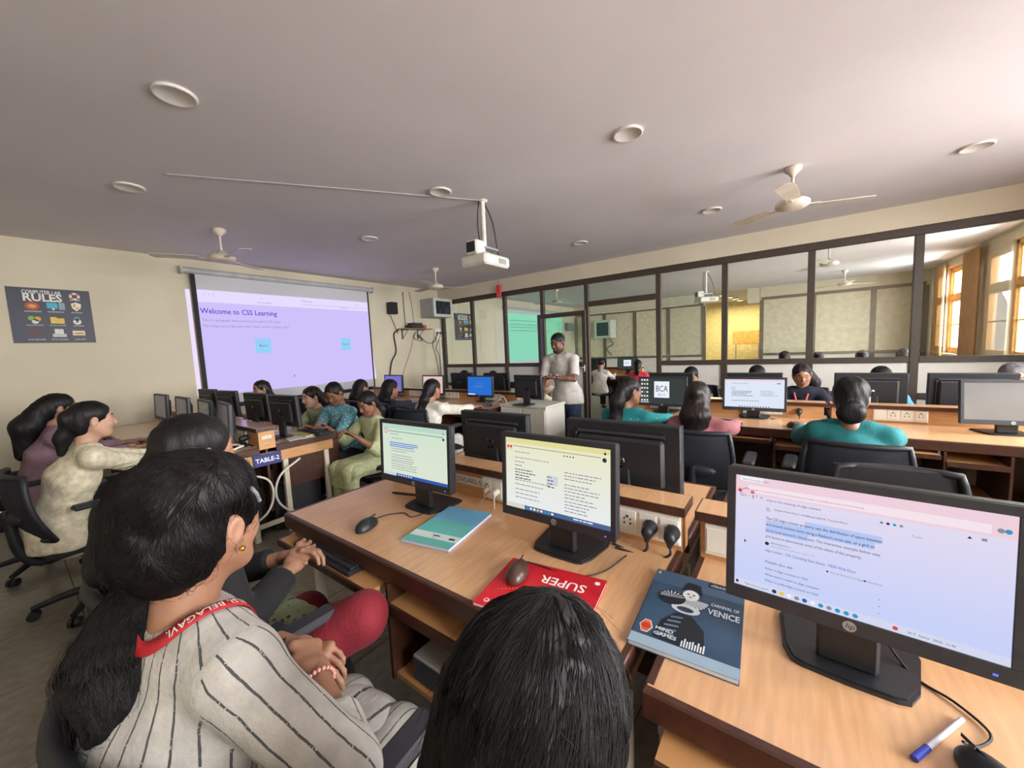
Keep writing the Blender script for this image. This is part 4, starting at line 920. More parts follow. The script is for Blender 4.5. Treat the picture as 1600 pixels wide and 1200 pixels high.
_HEAD = {}
def head_mesh(vox, beard=False, male=False):
    key = (vox, male)
    if key in _HEAD: return _HEAD[key]
    f = Field((-.14, -.11, -.19), (.14, .11, .14), vox)
    f.ell((-.012, 0, .028), (.092, .072, .080)); f.ell((.022, 0, -.035), (.058, .054, .075), k=.03)
    f.ell((.058, 0, -.090), (.022, .024 if male else .020, .017), k=.022)
    for y in (-1, 1):
        f.cap((.045, y * .028, -.085), (-.012, y * .054, -.045), .016, .018, k=.03)
        f.ell((.050, y * .033, -.028), (.022, .02, .022), k=.025)
        f.cap((.069, y * .010, .019), (.055, y * .045, .016), .009, .008, k=.018)
    f.cap((.077, 0, .008), (.095, 0, -.028), (.007, .008), (.011, .010), k=.012)
    for y in (-1, 1): f.ell((.086, y * .011, -.033), (.009, .007, .007), k=.008)
    for y in (-1, 1): f.ell((.084, y * .031, -.001), (.012, .016, .0085), k=.012, op='s')
    for y in (-1, 1):
        f.cap((.0765, y * .019, .0050), (.0700, y * .044, .0030), .0045, .0042, k=.004); f.cap((.0745, y * .019, -.0085), (.0680, y * .043, -.0075), .0042, .004, k=.004)
    f.ell((.077, 0, -.0555), (.011, .022, .0055), k=.006); f.ell((.076, 0, -.0655), (.011, .019, .0065), k=.006)
    for y in (-1, 1):
        f.ell((-.014, y * .076, -.008), (.018, .0095, .029), rot=R3(0, .25, y * .35), k=.008)
        f.ell((-.010, y * .086, -.004), (.010, .006, .018), rot=R3(0, .25, y * .35), k=.004, op='s')
    f.cap((-.022, 0, -.05), (-.045, 0, -.17), (.046, .050), (.046, .049), k=.03)
    vs, q = f.mesh(1)
    c = vs[q].mean(1); mi = np.zeros(len(q), int); x, y, z = c.T; ay = np.abs(y)
    mi[(x > .066) & (ay < .021) & (z < -.051) & (z > -.071)] = 3
    arch = .024 + .004 * np.sin((ay - .012) / .036 * math.pi)
    mi[(x > .035) & (ay > .013) & (ay < .047) & (np.abs(z - arch) < .0034)] = 4
    if beard or male:
        bd = (z < -.060 - .35 * np.clip(.05 - x, 0, .03)) & (x > -.01) & ~((ay < .022) & (z > -.072) & (z < -.05)) & (z > -.125)
        mi[bd] = 5
        mi[(x > .06) & (ay < .03) & (z > -.052) & (z < -.044)] = 5
    s = Soup(); s.add(vs, q, mi)
    for yy in (-1, 1):
        e = MB().ell((.0635, yy * .031, -.001), (.0118, .0118, .0105), 12, 8); v = np.concatenate(e.v); s.add(v, np.array(e.f), 1)
        e = MB().ell((.0730, yy * .031, -.001), (.0035, .0052, .0052), 10, 6); v = np.concatenate(e.v); s.add(v, np.array(e.f), 2)
    _HEAD[key] = (np.concatenate(s.v), np.concatenate(s.q), np.concatenate(s.m)); return _HEAD[key]

_HAND = {}
def hand_mesh(pose, vox):
    """a right hand: wrist at the origin, fingers along +x, back of the hand +z, thumb on +y"""
    if (pose, vox) in _HAND: return _HAND[(pose, vox)]
    f = Field((-.075, -.075, -.11), (.20, .095, .05), vox)
    f.cap((-.06, 0, 0), (.005, 0, 0), (.023, .0195), (.025, .018), k=.01)
    f.cap((.005, 0, 0), (.080, .001, .002), (.027, .014), (.038, .0115), k=.02)
    curl = {'flat': (.10, .18, .12), 'type': (.35, .55, .40), 'relaxed': (.45, .6, .45), 'grip': (.95, 1.25, .8), 'mouse': (.25, .35, .3), 'fist': (1.25, 1.5, 1.0)}[pose]
    L = ((.030, .039, .024, .021), (.010, .043, .028, .022), (-.010, .040, .026, .021), (-.028, .031, .020, .019))
    for i, (y, a, b, c) in enumerate(L):
        p = V(.084 - .004 * abs(i - 1), y, .003); ang = 0; spread = (y) * 1.6; r = .0088 - .0006 * i
        f.ell(p, (.011, .0095, .0095), k=.008)
        for j, seg in enumerate((a, b, c)):
            ang += curl[j] * (1 + .06 * i); d = V(math.cos(ang) * math.cos(spread * .6), math.cos(ang) * math.sin(spread * .6) if pose not in ('fist', 'grip') else 0, -math.sin(ang))
            n = p + d * seg; f.cap(p, n, r * (1 - .08 * j), r * (1 - .08 * j - .08), k=.003); p = n
    p = V(.018, .022, -.006); f.cap((.012, .012, -.004), (.040, .030, -.010), .015, .013, k=.012)
    td = {'flat': (.75, .62, -.2), 'type': (.78, .5, -.38), 'mouse': (.8, .5, -.3), 'relaxed': (.8, .35, -.5), 'grip': (.75, -.05, -.65), 'fist': (.7, -.25, -.65)}[pose]
    p = V(.040, .030, -.010); d = nrm(td)
    for j, seg in enumerate((.034, .027)):
        n = p + d * seg; f.cap(p, n, .0105 - .001 * j, .0095 - .0015 * j, k=.004); p = n; d = nrm(d + V(.25, -.35, -.1))
    vs, q = f.mesh(1); _HAND[(pose, vox)] = (vs, q); return vs, q

def ik(S, Wt, L1, L2, pole):
    d = Wt - S; L = np.linalg.norm(d); mx = (L1 + L2) * .995
    if L > mx: Wt = S + d / L * mx; L = mx; d = Wt - S
    a = (L1 * L1 - L2 * L2 + L * L) / (2 * L); h = math.sqrt(max(0, L1 * L1 - a * a)); u = d / L
    p = np.asarray(pole, float); p = nrm(p - u * (p @ u)); return S + u * a + p * h, Wt

def frame_hand(fd, up, side):
    x = nrm(fd); z = nrm(np.asarray(up, float) - x * (np.asarray(up, float) @ x)); y = np.cross(z, x)
    M = np.stack([x, y, z], 1); return M

def person(label, hip, yaw, head, look=(0, 0, 0), hands=None, pose=('type', 'type'), vox=.010, s=1.0, skin='b', top='top', bottom='bottom',
           sleeve=0.9, hairs=(), hair_m=None, hair_k=1.0, bun=None, nape=True, male=False, legs=None, hipz=.46, kurta=None, poles=None, handup=None, neck=.018,
           lean=.02, name='person', group='students at the computer tables', shoulder=.150, hair_vox=None, stand=False, kurta_pts=None, wrists=None, twist=0.0, build_hair=True):
    """head, hands: world positions; the body faces +x of its own frame"""
    root = thing(name, label, 'person', (hip[0], hip[1], 0), yaw, group)
    Rz = R3(0, 0, -yaw); lw = lambda p: Rz @ (np.asarray(p, float) - V(hip[0], hip[1], 0))
    HC = lw(head); HR = R3(0, 0, look[0]) @ R3(0, look[1], 0) @ R3(look[2], 0, 0)     # yaw, pitch down, roll in the body frame
    tw = R3(0, 0, twist); ty = tw @ V(0, 1, 0); fx = tw @ V(1, 0, 0)
    N = HC + (HR @ V(-.04, 0, 0)) * .7 + V(-.012, 0, -.158 * s)
    P0 = V(0, 0, hipz + .03); up = nrm(N - P0)
    spine = [P0, P0 + (N - P0) * .30 - fx * lean, P0 + (N - P0) * .66 - fx * lean * .8, N - up * .065]
    S = [N + ty * (sg * shoulder * s) - up * .055 for sg in (-1, 1)]
    if hands is None: hands = (hip[0], hip[1], 0), (hip[0], hip[1], 0)
    Wt = [lw(h) for h in hands]; L1, L2 = .262 * s, .232 * s
    arms = []
    for i in (0, 1):
        sg = (-1, 1)[i]; pole = (V(-.25, sg * .5, -1) if poles is None or poles[i] is None else poles[i])
        e, w = ik(S[i], Wt[i], L1, L2, pole); arms.append((S[i], e, w))
    if legs is None:
        if stand: legs = [[(0, y * .085, hipz), (.01, y * .095, hipz * .53), (-.01, y * .10, .08), (.13, y * .12, .035)] for y in (-1, 1)]
        else: legs = [[(.03, y * .08, hipz - .01), (.41 * s, y * .10, hipz + .0), (.40 * s, y * .10, .09), (.53 * s, y * .11, .035)] for y in (-1, 1)]
    legs = [[np.asarray(p, float) for p in l] for l in legs]
    allp = np.array(spine + [N, HC] + [p for a in arms for p in a] + [p for l in legs for p in l])
    lo, hi = allp.min(0) - .20, allp.max(0) + .20
    # --- body: one surface (slim under the clothes), with head and hands
    f = Field(lo, hi, vox)
    f.chain(spine, [(.145 * s, .105 * s), (.110 * s, .085 * s), (.128 * s, .088 * s), (.110 * s, .06 * s)], side=ty, k=.03)
    f.cap(N - up * .10, HC + HR @ V(-.036, 0, -.10), (.047, .047), (.045, .048), side=ty, k=.03)
    for i, (a, e, w) in enumerate(arms):
        f.cap(a + (N - a) * .35, a, .05 * s, .042 * s, k=.04); f.cap(a, e, .041 * s, .034 * s, k=.02); f.cap(e, e + (w - e) * .3, .034 * s, .035 * s, k=.015); f.cap(e + (w - e) * .3, w, .035 * s, .0215 * s, k=.01)
    for l in legs:
        f.cap(l[0], l[1], .075 * s, .052 * s, k=.03); f.cap(l[1], l[2], .050 * s, .032 * s, k=.02); f.cap(l[2], l[3], (.035, .03), (.036, .016), k=.02)
    vs, q = f.mesh(1); sp = Soup(); sp.add(vs, q, 0)
    hv, hq, hm = head_mesh(.0045 if vox > .009 else .0034, male=male); sp.add((hv * s * (1.03 if male else 1.0)) @ HR.T + HC, hq, hm)
    handsF = []
    for i, (a, e, w) in enumerate(arms):
        hvs, hqs = hand_mesh(pose[i], .0042 if vox > .009 else .0030); hvs = hvs * s * (1.06 if male else .96)
        if i == 1: hvs = hvs * V(1, -1, 1); hqs = hqs[:, ::-1]
        fd = nrm(w - e); u_ = V(0, 0, 1) if handup is None or handup[i] is None else np.asarray(handup[i], float)
        if wrists is not None and wrists[i] is not None: fd = nrm(np.asarray(wrists[i], float))
        M = frame_hand(fd, u_, i); sp.add(hvs @ M.T + w, hqs, 0); handsF.append((M, w))
    SK = skin_mat(skin, SKINS[skin])
    sp.build('body', [SK, EYEW, IRIS, LIP, BROW, mat('beard', '#3a261d', 0.8, var=.2, scale=200, bump=.4, bscale=300)], root)
    # --- top
    f = Field(lo, hi, vox); t = .013
    f.chain(spine, [(.155 * s + t, .118 * s + t), (.122 * s + t, .094 * s + t), (.138 * s + t, .098 * s + t), (.112 * s + t, .064 * s + t)], side=ty, k=.035)
    f.cap(P0 + V(0, 0, .06), P0 + V(.01, 0, -.055), (.168 * s + t, .130 * s + t), (.182 * s + t, .138 * s + t), side=ty, k=.03, f1=True)
    f.cap(N - up * .055, N + up * .012, (.075, .066), (.058, .056), side=ty, k=.03, f1=True)
    for i, (a, e, w) in enumerate(arms):
        f.cap(a + (N - a) * .45, a, .052 * s + t * .7, .046 * s + t * .7, k=.04)
        if sleeve <= .5: f.cap(a, a + (e - a) * (sleeve * 2), .047 * s + t, .046 * s + t, k=.02, f1=True)
        else:
            f.cap(a, e, .046 * s + t, .041 * s + t, k=.025); g = e + (w - e) * ((sleeve - .5) * 2); f.cap(e, g, .040 * s + t, (.030 if sleeve > .8 else .036) * s + t, k=.02, f1=True)
    if kurta:                                                # long tunic over the lap
        if stand: f.cap(P0 + V(0, 0, .02), P0 + V(0, 0, -kurta), (.165 * s + t, .13 * s + t), (.17 * s + t, .135 * s + t), side=ty, k=.05, f1=True)
        else:
            kp = kurta_pts or [P0 + V(.02, 0, -.03), (np.asarray(legs[0][1]) + np.asarray(legs[1][1])) / 2 + V(-.02, 0, .0)]
            f.cap(kp[0], kp[1], (.17 * s + t, .095 * s), (.175 * s + t, .075 * s), side=ty, k=.04)
            kn = kp[1]; f.cap(kn, kn + V(.045, 0, -kurta), (.185 * s, .07 * s), (.20 * s, .055 * s), side=ty, k=.04, f1=True)
    f.ripple(.0035, [(30, 18, 42, 1.0 + hip[0] * 9), (-16, 38, 22, 2.0 + hip[1] * 7), (10, -22, 55, .3)])
    topF = f
    vs, q = f.mesh(1)
    segs = [(spine[0], spine[3], .125, fx)] + [(a, e, .05, None) for a, e, w in arms] + [(e, w, .042, None) for a, e, w in arms]
    best = np.full(len(vs), 9.); att = np.zeros((len(vs), 3))
    for j, (a, b, r, ref) in enumerate(segs):
        d = b - a; L = np.linalg.norm(d); d = d / L; qv = vs - a; w_ = qv @ d; tt = np.clip(w_, 0, L); rad = qv - tt[:, None] * d
        dist = np.linalg.norm(rad, axis=1) / r
        rf = fx if ref is not None else V(0, 0, 1) - d * d[2]
        if np.linalg.norm(rf) < .1: rf = fx
        rf = nrm(rf - d * (rf @ d)); o = np.cross(d, rf); ang = np.arctan2(rad @ o, rad @ rf)
        u = dist < best; best[u] = dist[u]; att[u] = np.stack([ang * r + j * .017, w_, np.full(len(vs), j)], -1)[u]
    sp = Soup(); sp.add(vs, q, 0, att); tp = sp.build('top', [MATS[top]], root, attr=True)
    # --- trousers
    f = Field(lo, hi, vox)
    f.cap(P0 + V(0, 0, .05), P0 + V(.02, 0, -.02), (.160 * s, .125 * s), (.172 * s, .125 * s), side=ty, k=.03)
    for l in legs: f.cap(l[0], l[1], .092 * s, .072 * s, k=.04); f.cap(l[1], l[1] + (l[2] - l[1]) * .93, .070 * s, .060 * s, k=.03, f1=True)
    f.ripple(.003, [(30, 8, 32, 1.0), (-26, 18, 22, 2.0)])
    vs, q = f.mesh(1); Soup().add(vs, q, 0, np.stack([vs[:, 1], vs[:, 0], vs[:, 2]], -1)).build('trousers', [MATS[bottom]], root, attr=True)
    # --- shoes
    for l in legs:
        mb = MB(); d = l[3] - l[2]; y = math.atan2(d[1], d[0]); mb.ell((l[2] + l[3]) / 2 - V(0, 0, .012), (.125 * s, .045, .035), 12, 7, rot=R3(0, math.atan2(-d[2], np.hypot(d[0], d[1])) * .35, y)); mb.build('shoe', mat('sandal', '#1b1717', .6), root)
    # --- hair
    if build_hair:
        tl = [np.asarray(p, float) for h in hairs for p in h[0]]; tl = np.array([HC] + [HC + p for p in tl])
        hl, hh = tl.min(0) - .17, tl.max(0) + .17
        f = Field(hl, hh, hair_vox or max(.0065, vox * .75)); r = lambda *p: HC + HR @ (V(*p) * s)
        if male: f.ell(r(-.016, 0, .036), V(.098, .079, .085) * s, rot=HR, k=.0)
        else: f.ell(r(-.018, 0, .032), V(.098, .0785, .0855) * s * hair_k, rot=HR, k=.0)
        if nape: f.ell(r(-.055, 0, -.035), V(.052, .064, .062) * s * hair_k, rot=HR, k=.03)
        f.ell(r(.105, 0, -.032), V(.085, .072, .098) * s, rot=HR, k=.012, op='s')
        if not hairs or nape == 'up':
            for y in (-1, 1): f.ell(r(.0, y * .085, -.02), V(.028, .03, .045) * s, rot=HR, k=.01, op='s')
        if not male: [f.cap(r(-.018 + .0985 * math.cos(a), .003, .033 + .0865 * math.sin(a)), r(-.018 + .0985 * math.cos(a + .25), .003, .033 + .0865 * math.sin(a + .25)), .004 * s, .004 * s, k=.006, op='s') for a in (.55, .8, 1.05, 1.3, 1.55)]
        if bun is not None: f.ell(r(*bun[0]), V(*bun[1]) * s, rot=HR, k=.015)
        for h in hairs:
            pts = [HC + np.asarray(p, float) for p in h[0]]; f.chain(pts, h[1], side=ty if len(h) < 3 else h[2], k=.03)
        f.ripple(.0028, [(95, 60, 14, 0), (50, -120, 10, 1.1), (160, 30, 25, 2.2)])
        vs, q = f.mesh(1); Soup().add(vs, q).build('hair', [hair_m or HAIR], root)
    root_info = dict(root=root, HC=HC, HR=HR, arms=arms, hands=handsF, N=N, up=up, spine=spine, lw=lw, hairF=f, S=S, topF=topF)
    return root_info
SKINS = dict(a='#bd947d', b='#9a7058', c='#835a44', d='#6e4a39')
def cloth(name, col, rough=.85, **k): return mat(name, col, rough, var=k.pop('var', .08), scale=k.pop('scale', 18), bump=k.pop('bump', .25), bscale=k.pop('bscale', 90), sheen=.04, **k)
def striped(name, base, line, period, width, noise=.002):
    m = cloth(name, base); nt = m.node_tree; b = nt.nodes['Principled BSDF']; L = nt.links.new
    at = nt.nodes.new('ShaderNodeAttribute'); at.attribute_name = 'wrap'; sx = nt.nodes.new('ShaderNodeSeparateXYZ'); L(at.outputs['Vector'], sx.inputs[0])
    nz = nt.nodes.new('ShaderNodeTexNoise'); nz.inputs['Scale'].default_value = 40; tc = nt.nodes.new('ShaderNodeTexCoord'); L(tc.outputs['Object'], nz.inputs['Vector'])
    a = nt.nodes.new('ShaderNodeMath'); a.operation = 'MULTIPLY_ADD'; L(nz.outputs[0], a.inputs[0]); a.inputs[1].default_value = noise * 2; L(sx.outputs[0], a.inputs[2])
    d = nt.nodes.new('ShaderNodeMath'); d.operation = 'PINGPONG'; L(a.outputs[0], d.inputs[0]); d.inputs[1].default_value = period / 2
    c = nt.nodes.new('ShaderNodeMath'); c.operation = 'LESS_THAN'; L(d.outputs[0], c.inputs[0]); c.inputs[1].default_value = width / 2
    n2 = nt.nodes.new('ShaderNodeTexNoise'); n2.inputs['Scale'].default_value = 220; L(tc.outputs['Object'], n2.inputs['Vector'])
    g = nt.nodes.new('ShaderNodeMath'); g.operation = 'GREATER_THAN'; L(n2.outputs[0], g.inputs[0]); g.inputs[1].default_value = .36
    mm = nt.nodes.new('ShaderNodeMath'); mm.operation = 'MULTIPLY'; L(c.outputs[0], mm.inputs[0]); L(g.outputs[0], mm.inputs[1])
    old = b.inputs['Base Color'].links[0].from_socket; mx = nt.nodes.new('ShaderNodeMix'); mx.data_type = 'RGBA'
    L(mm.outputs[0], mx.inputs[0]); L(old, mx.inputs[6]); mx.inputs[7].default_value = (*srgb(line), 1); L(mx.outputs[2], b.inputs['Base Color']); return m
def printed(name, base, spot, scale, thr=.35, kind='voronoi'):
    m = cloth(name, base); nt = m.node_tree; b = nt.nodes['Principled BSDF']; L = nt.links.new; tc = nt.nodes.new('ShaderNodeTexCoord')
    v = nt.nodes.new('ShaderNodeTexVoronoi' if kind == 'voronoi' else 'ShaderNodeTexNoise'); v.inputs['Scale'].default_value = scale; L(tc.outputs['Object'], v.inputs['Vector'])
    c = nt.nodes.new('ShaderNodeMath'); c.operation = 'LESS_THAN'; c.inputs[1].default_value = thr; L(v.outputs[0], c.inputs[0])
    old = b.inputs['Base Color'].links[0].from_socket; mx = nt.nodes.new('ShaderNodeMix'); mx.data_type = 'RGBA'
    L(c.outputs[0], mx.inputs[0]); L(old, mx.inputs[6]); mx.inputs[7].default_value = (*srgb(spot), 1); L(mx.outputs[2], b.inputs['Base Color']); return m
# ------------------------------------------------------------------ who sits where
striped('shirt_striped', '#b9b6b0', '#4a4c4e', .030, .0032); striped('kurta_lined', '#9d9a92', '#4a4a48', .03, .003)
cloth('black_cloth', '#0f0e12'); cloth('red_cloth', '#7a1222', .8); cloth('cream_cloth', '#d6cdb4', var=.12, scale=30); cloth('white_cloth', '#d2cfc8'); cloth('olive_cloth', '#9aa07d')
cloth('pale_green_cloth', '#b9c096', var=.1, scale=40); printed('blue_ikat', '#5f9dad', '#cfe0de', 42, .30); printed('teal_print', '#157c80', '#6db3b0', 17, .13); cloth('teal_cloth', '#136c70')
cloth('mauve_cloth', '#93585e'); cloth('navy_cloth', '#191b2c'); cloth('denim_dark', '#262c40', var=.25, scale=30); printed('white_floral', '#d9d4c6', '#a9988a', 20, .16); cloth('bright_blue', '#3f86d6'); cloth('pink_cloth', '#c68a92')
cloth('jeans', '#2c3a55', var=.15, scale=40); cloth('grey_shirt', '#b9b4ae'); printed('green_floral', '#8d9a78', '#454f3d', 45, .30); cloth('lilac_cloth', '#8d6f7c'); cloth('dark_trousers', '#1e1d22'); cloth('red_bright', '#d8344a')
PI = math.pi
G = 'students at the computer tables'
# striped-shirt student in the foreground; her hair is made further down with loose strands
P1 = person('student in grey striped shirt with long ponytail and red lanyard, hands clasped, foreground left', (.11, .88), .10, (.20, .865, 1.18), look=(.36, .05, .05), hands=((.345, .815, .80), (.355, .93, .79)), pose=('grip', 'relaxed'),
            vox=.0075, skin='b', top='shirt_striped', bottom='kurta_lined', sleeve=.74, poles=(V(-.1, -1, -.55), V(-.2, .8, -.8)), kurta=.15, build_hair=False, twist=.1, wrists=(V(.25, .95, .2), V(.2, -.9, -.1)), handup=(V(.5, -.1, 1), V(-.3, .2, 1)), shoulder=.138, group=G)
P2 = person('student seen from behind with dark straight hair, lower centre of the photo', (.20, .18), -.15, (.318, .212, 1.068), look=(.1, .12, 0), hands=((.44, .08, .60), (.46, .32, .60)), vox=.009, top='pink_cloth', bottom='dark_trousers', build_hair=False, group=G)
LG = [[(.03, -.08, .45), (.37, -.33, .655), (.32, -.06, .52), (.42, .02, .50)], [(.03, .08, .45), (.40, .12, .47), (.38, .10, .09), (.51, .11, .035)]]
P3 = person('student in black top and red trousers with one leg folded up on the chair', (.235, 1.40), .0, (.335, 1.425, 1.205), look=(.15, .15, 0), hands=((.51, 1.30, .80), (.52, 1.38, .80)), pose=('relaxed', 'relaxed'), vox=.008, skin='b', top='black_cloth', bottom='red_cloth', legs=LG,
            hairs=[([(-.10, 0, -.03), (-.16, -.02, -.13), (-.20, -.03, -.24)], [.04, .07, .06])], handup=(V(0, -.6, .8), V(0, .5, .8)), group=G)
o = Field((.0, -.25, .30), (.5, .3, .62), .008)
o.cap((.16, .02, .535), (.34, .03, .55), (.15, .035), (.16, .03), side=(0, 1, 0), k=.02); o.cap((.33, .03, .54), (.375, .03, .40), (.16, .022), (.17, .018), side=(0, 1, 0), k=.02, f1=True); o.ripple(.006, [(40, 55, 20, 0), (-30, 35, 40, 1)])
vs, q = o.mesh(1); Soup().add(vs, q).build('kurta_hem', [MATS['green_floral']], P3['root'])
person('student in cream kurta at far left leaning to the keyboard, seen in profile', (.14, 3.50), .12, (.325, 3.42, 1.155), look=(.0, .05, .0), hands=((.64, 3.66, .80), (.70, 3.82, .80)), skin='a', top='cream_cloth', bottom='cream_cloth', sleeve=.86, kurta=.10, bun=((-.10, 0, .02), (.045, .05, .05)), hairs=[([(-.10, 0, -.01), (-.13, .02, -.09), (-.14, .03, -.18)], [.035, .035, .02])], group=G, lean=.03)
person('student with long wavy black hair at far left, half hidden behind the cream kurta', (.10, 4.55), .0, (.27, 4.55, 1.17), look=(.1, .1, 0), hands=((.62, 4.35, .80), (.64, 4.75, .80)), top='lilac_cloth', bottom='dark_trousers', hairs=[([(-.09, 0, .0), (-.17, 0, -.12), (-.20, 0, -.32)], [.07, .085, .05])], group=G)
# TABLE-2, right-hand side, facing left
person('student in pale green kurta typing, nearest on the right side of TABLE-2', (2.20, 3.27), PI, (2.05, 3.235, 1.015), look=(.10, .45, .0), hands=((1.80, 3.50, .80), (1.82, 3.08, .76)), skin='c', top='pale_green_cloth', bottom='pale_green_cloth', sleeve=.68, kurta=.16, hipz=.44, hairs=[([(-.10, 0, -.01), (-.15, 0, -.08), (-.13, 0, -.25)], [.035, .04, .025])], group=G)
person('student in blue patterned kurta looking down, second on the right side of TABLE-2', (2.22, 3.80), PI + .3, (2.01, 3.745, 1.095), look=(.25, .5, .0), hands=((1.76, 3.98, .80), (1.75, 3.66, .80)), skin='c', top='blue_ikat', bottom='dark_trousers', sleeve=.55, hipz=.44, bun=((-.11, 0, -.03), (.035, .04, .045)), group=G)
person('student in olive shirt with hair tied back, third on the right side of TABLE-2', (2.24, 4.30), PI, (2.00, 4.20, 1.045), look=(.0, .15, 0), hands=((1.70, 4.38, .80), (1.72, 4.02, .80)), skin='a', top='olive_cloth', bottom='dark_trousers', sleeve=.85, hipz=.44, hairs=[([(-.09, 0, .0), (-.15, .0, -.07), (-.22, .0, -.17)], [.05, .05, .03])], hair_m=HAIRB, group=G)
person('student in red and black with shoulder-length hair in front of the projection screen', (2.22, 5.62), PI, (2.05, 5.64, 1.09), look=(.0, .1, 0), hands=((1.74, 5.75, .80), (1.74, 5.40, .80)), skin='b', top='red_cloth', bottom='black_cloth', sleeve=.9, hipz=.45, hairs=[([(-.06, .0, .0), (-.10, .0, -.12), (-.10, .0, -.26)], [(.075, .05), (.08, .055), (.06, .035)])], hair_m=HAIRB, group=G)
# next row, backs to the camera
person('student in dark denim top with long loose black hair, back to the camera', (2.74, 3.97), .0, (2.86, 3.97, 1.05), look=(-.2, .1, 0), hands=((3.45, 3.8, .80), (3.45, 4.1, .80)), top='denim_dark', bottom='jeans', hipz=.44, hairs=[([(-.06, 0, .0), (-.12, 0, -.12), (-.15, 0, -.34)], [(.08, .06), (.095, .06), (.07, .03)])], group=G)
person('student in white floral kurta with long braid, back to the camera', (2.70, 3.20), .1, (2.85, 3.20, 1.065), look=(-.1, .1, 0), hands=((3.42, 3.0, .80), (3.44, 3.4, .80)), top='white_floral', bottom='white_cloth', hipz=.44, hairs=[([(-.09, 0, .0), (-.15, .0, -.10), (-.18, .04, -.22), (-.17, .07, -.36)], [.045, .048, .042, .02])], group=G)
person('student with black hair and dark top in front of the violet monitor', (2.76, 4.72), .0, (2.92, 4.70, 1.035), look=(.1, .2, 0), hands=((3.45, 4.6, .80), (3.45, 4.9, .80)), top='black_cloth', bottom='dark_trousers', hipz=.44, hairs=[([(-.06, 0, .0), (-.11, 0, -.12), (-.14, 0, -.30)], [(.08, .06), (.09, .06), (.06, .03)])], group=G)
PG = person('student in teal printed kurta with ponytail and glasses, back to the camera', (2.90, 1.09), .0, (3.05, 1.065, 1.085), look=(-.62, .05, 0), hands=((3.52, .85, .80), (3.52, 1.25, .80)), skin='c', top='teal_print', bottom='dark_trousers', hipz=.45, hairs=[([(-.085, .03, .02), (-.14, .06, -.08), (-.15, .07, -.22), (-.14, .07, -.36)], [.045, .055, .05, .03])], group=G)
person('student in mauve top with half-tied long hair, back to the camera', (2.86, .53), .0, (3.0, .55, 1.06), look=(.0, .15, 0), hands=((3.5, .35, .80), (3.5, .75, .80)), top='mauve_cloth', bottom='dark_trousers', hipz=.45, hair_m=HAIRB, hairs=[([(-.05, 0, .0), (-.11, 0, -.12), (-.14, 0, -.30)], [(.08, .06), (.095, .065), (.07, .035)])], bun=((-.105, 0, .03), (.035, .045, .05)), group=G)
person('student in plain teal top with a low bun, back to the camera at right', (2.88, -.28), -.05, (3.05, -.285, 1.085), look=(.0, .18, 0), hands=((3.5, -.55, .80), (3.5, -.05, .80)), s=1.06, top='teal_cloth', bottom='dark_trousers', hipz=.45, bun=((-.10, 0, -.09), (.055, .065, .065)), hair_k=1.06, group=G)
# far side of that row, facing the camera
PL = person('smiling student in navy with red lanyard and long wavy hair, facing the camera', (5.02, -.10), PI, (4.86, -.075, 1.07), look=(.12, .30, .1), hands=((4.55, .12, .80), (4.55, -.30, .80)), skin='b', top='navy_cloth', bottom='dark_trousers', hipz=.46, hairs=[([(-.08, .05, .02), (-.10, .10, -.08), (-.06, .12, -.24)], [.05, .055, .03])], group=G)
for (y, z, x, tp, lab, hr) in ((.995, 1.03, 5.0, 'black_cloth', 'student with centre-parted black hair just above the BCA monitor', 1), (.32, 1.04, 5.0, 'white_cloth', 'student with black hair peeking over the white page monitor', 1), (-.68, 1.02, 5.0, 'bright_blue', 'student in bright blue hidden behind a black monitor', 0), (-1.475, 1.04, 5.0, 'lilac_cloth', 'grey-haired person at the far right edge behind the monitors', 2),
                             (4.73, .995, 4.95, 'pink_cloth', 'student facing the camera behind the far monitors, first from the corner', 1), (4.07, .985, 4.95, 'white_cloth', 'student facing the camera behind the far monitors, second from the corner', 1), (3.03, .99, 4.92, 'cream_cloth', 'student facing the camera beside the teacher’s elbow', 0)):
    person(lab, (x + .2, y), PI, (x, y, z + .01), look=(0, .3, 0), hands=((x - .35, y + .15, .80), (x - .35, y - .15, .80)), skin='b', top=tp, bottom='dark_trousers', vox=.012, hipz=.44, hair_m=(hair_mat('hair_grey', '#5d5a5c') if hr == 2 else HAIR), hairs=[([(-.09, 0, .0), (-.13, 0, -.1), (-.12, 0, -.25)], [.05, .05, .03])] if hr else (), nape=bool(hr), male=False, group=G)
# teacher
PT_ = person('standing teacher in light grey half-sleeve shirt and jeans with a wristwatch', (4.16, 2.235), PI, (4.12, 2.33, 1.515), look=(-.15, .28, 0), hands=((3.90, 2.44, .99), (3.90, 2.27, 1.11)), pose=('relaxed', 'relaxed'), skin='d', top='grey_shirt', bottom='jeans', sleeve=.42, stand=True, hipz=.80, male=True, nape=False, shoulder=.18, vox=.009, s=1.02, kurta=.04, name='person', group='teachers', poles=(V(-.2, -.4, -1), V(-.3, 1, -.6)), twist=0)
for M, w in PT_['hands'][:1]:
    mb = MB(); mb.lathe([(.026, -.009), (.030, -.006), (.030, .006), (.026, .009)], 18, rot=M @ R3(0, PI / 2, 0), off=w - M @ V(.03, 0, 0)); mb.build('watch_strap', BLK, PT_['root'])
M, w = PT_['hands'][1]; m_ = MB(); m_.lathe([(.027, -.008), (.031, -.006), (.031, .006), (.027, .008)], 18, rot=M @ R3(0, PI / 2, 0), off=w - M @ V(.03, 0, 0)); wo = m_.build('watch_strap', BLK, PT_['root']); MB().lathe([(.0, .034), (.019, .034), (.019, .028)], 18, rot=M, off=w - M @ V(.03, 0, 0)).build('watch_face', mat('watch_white', '#e6e4de', .2), wo)

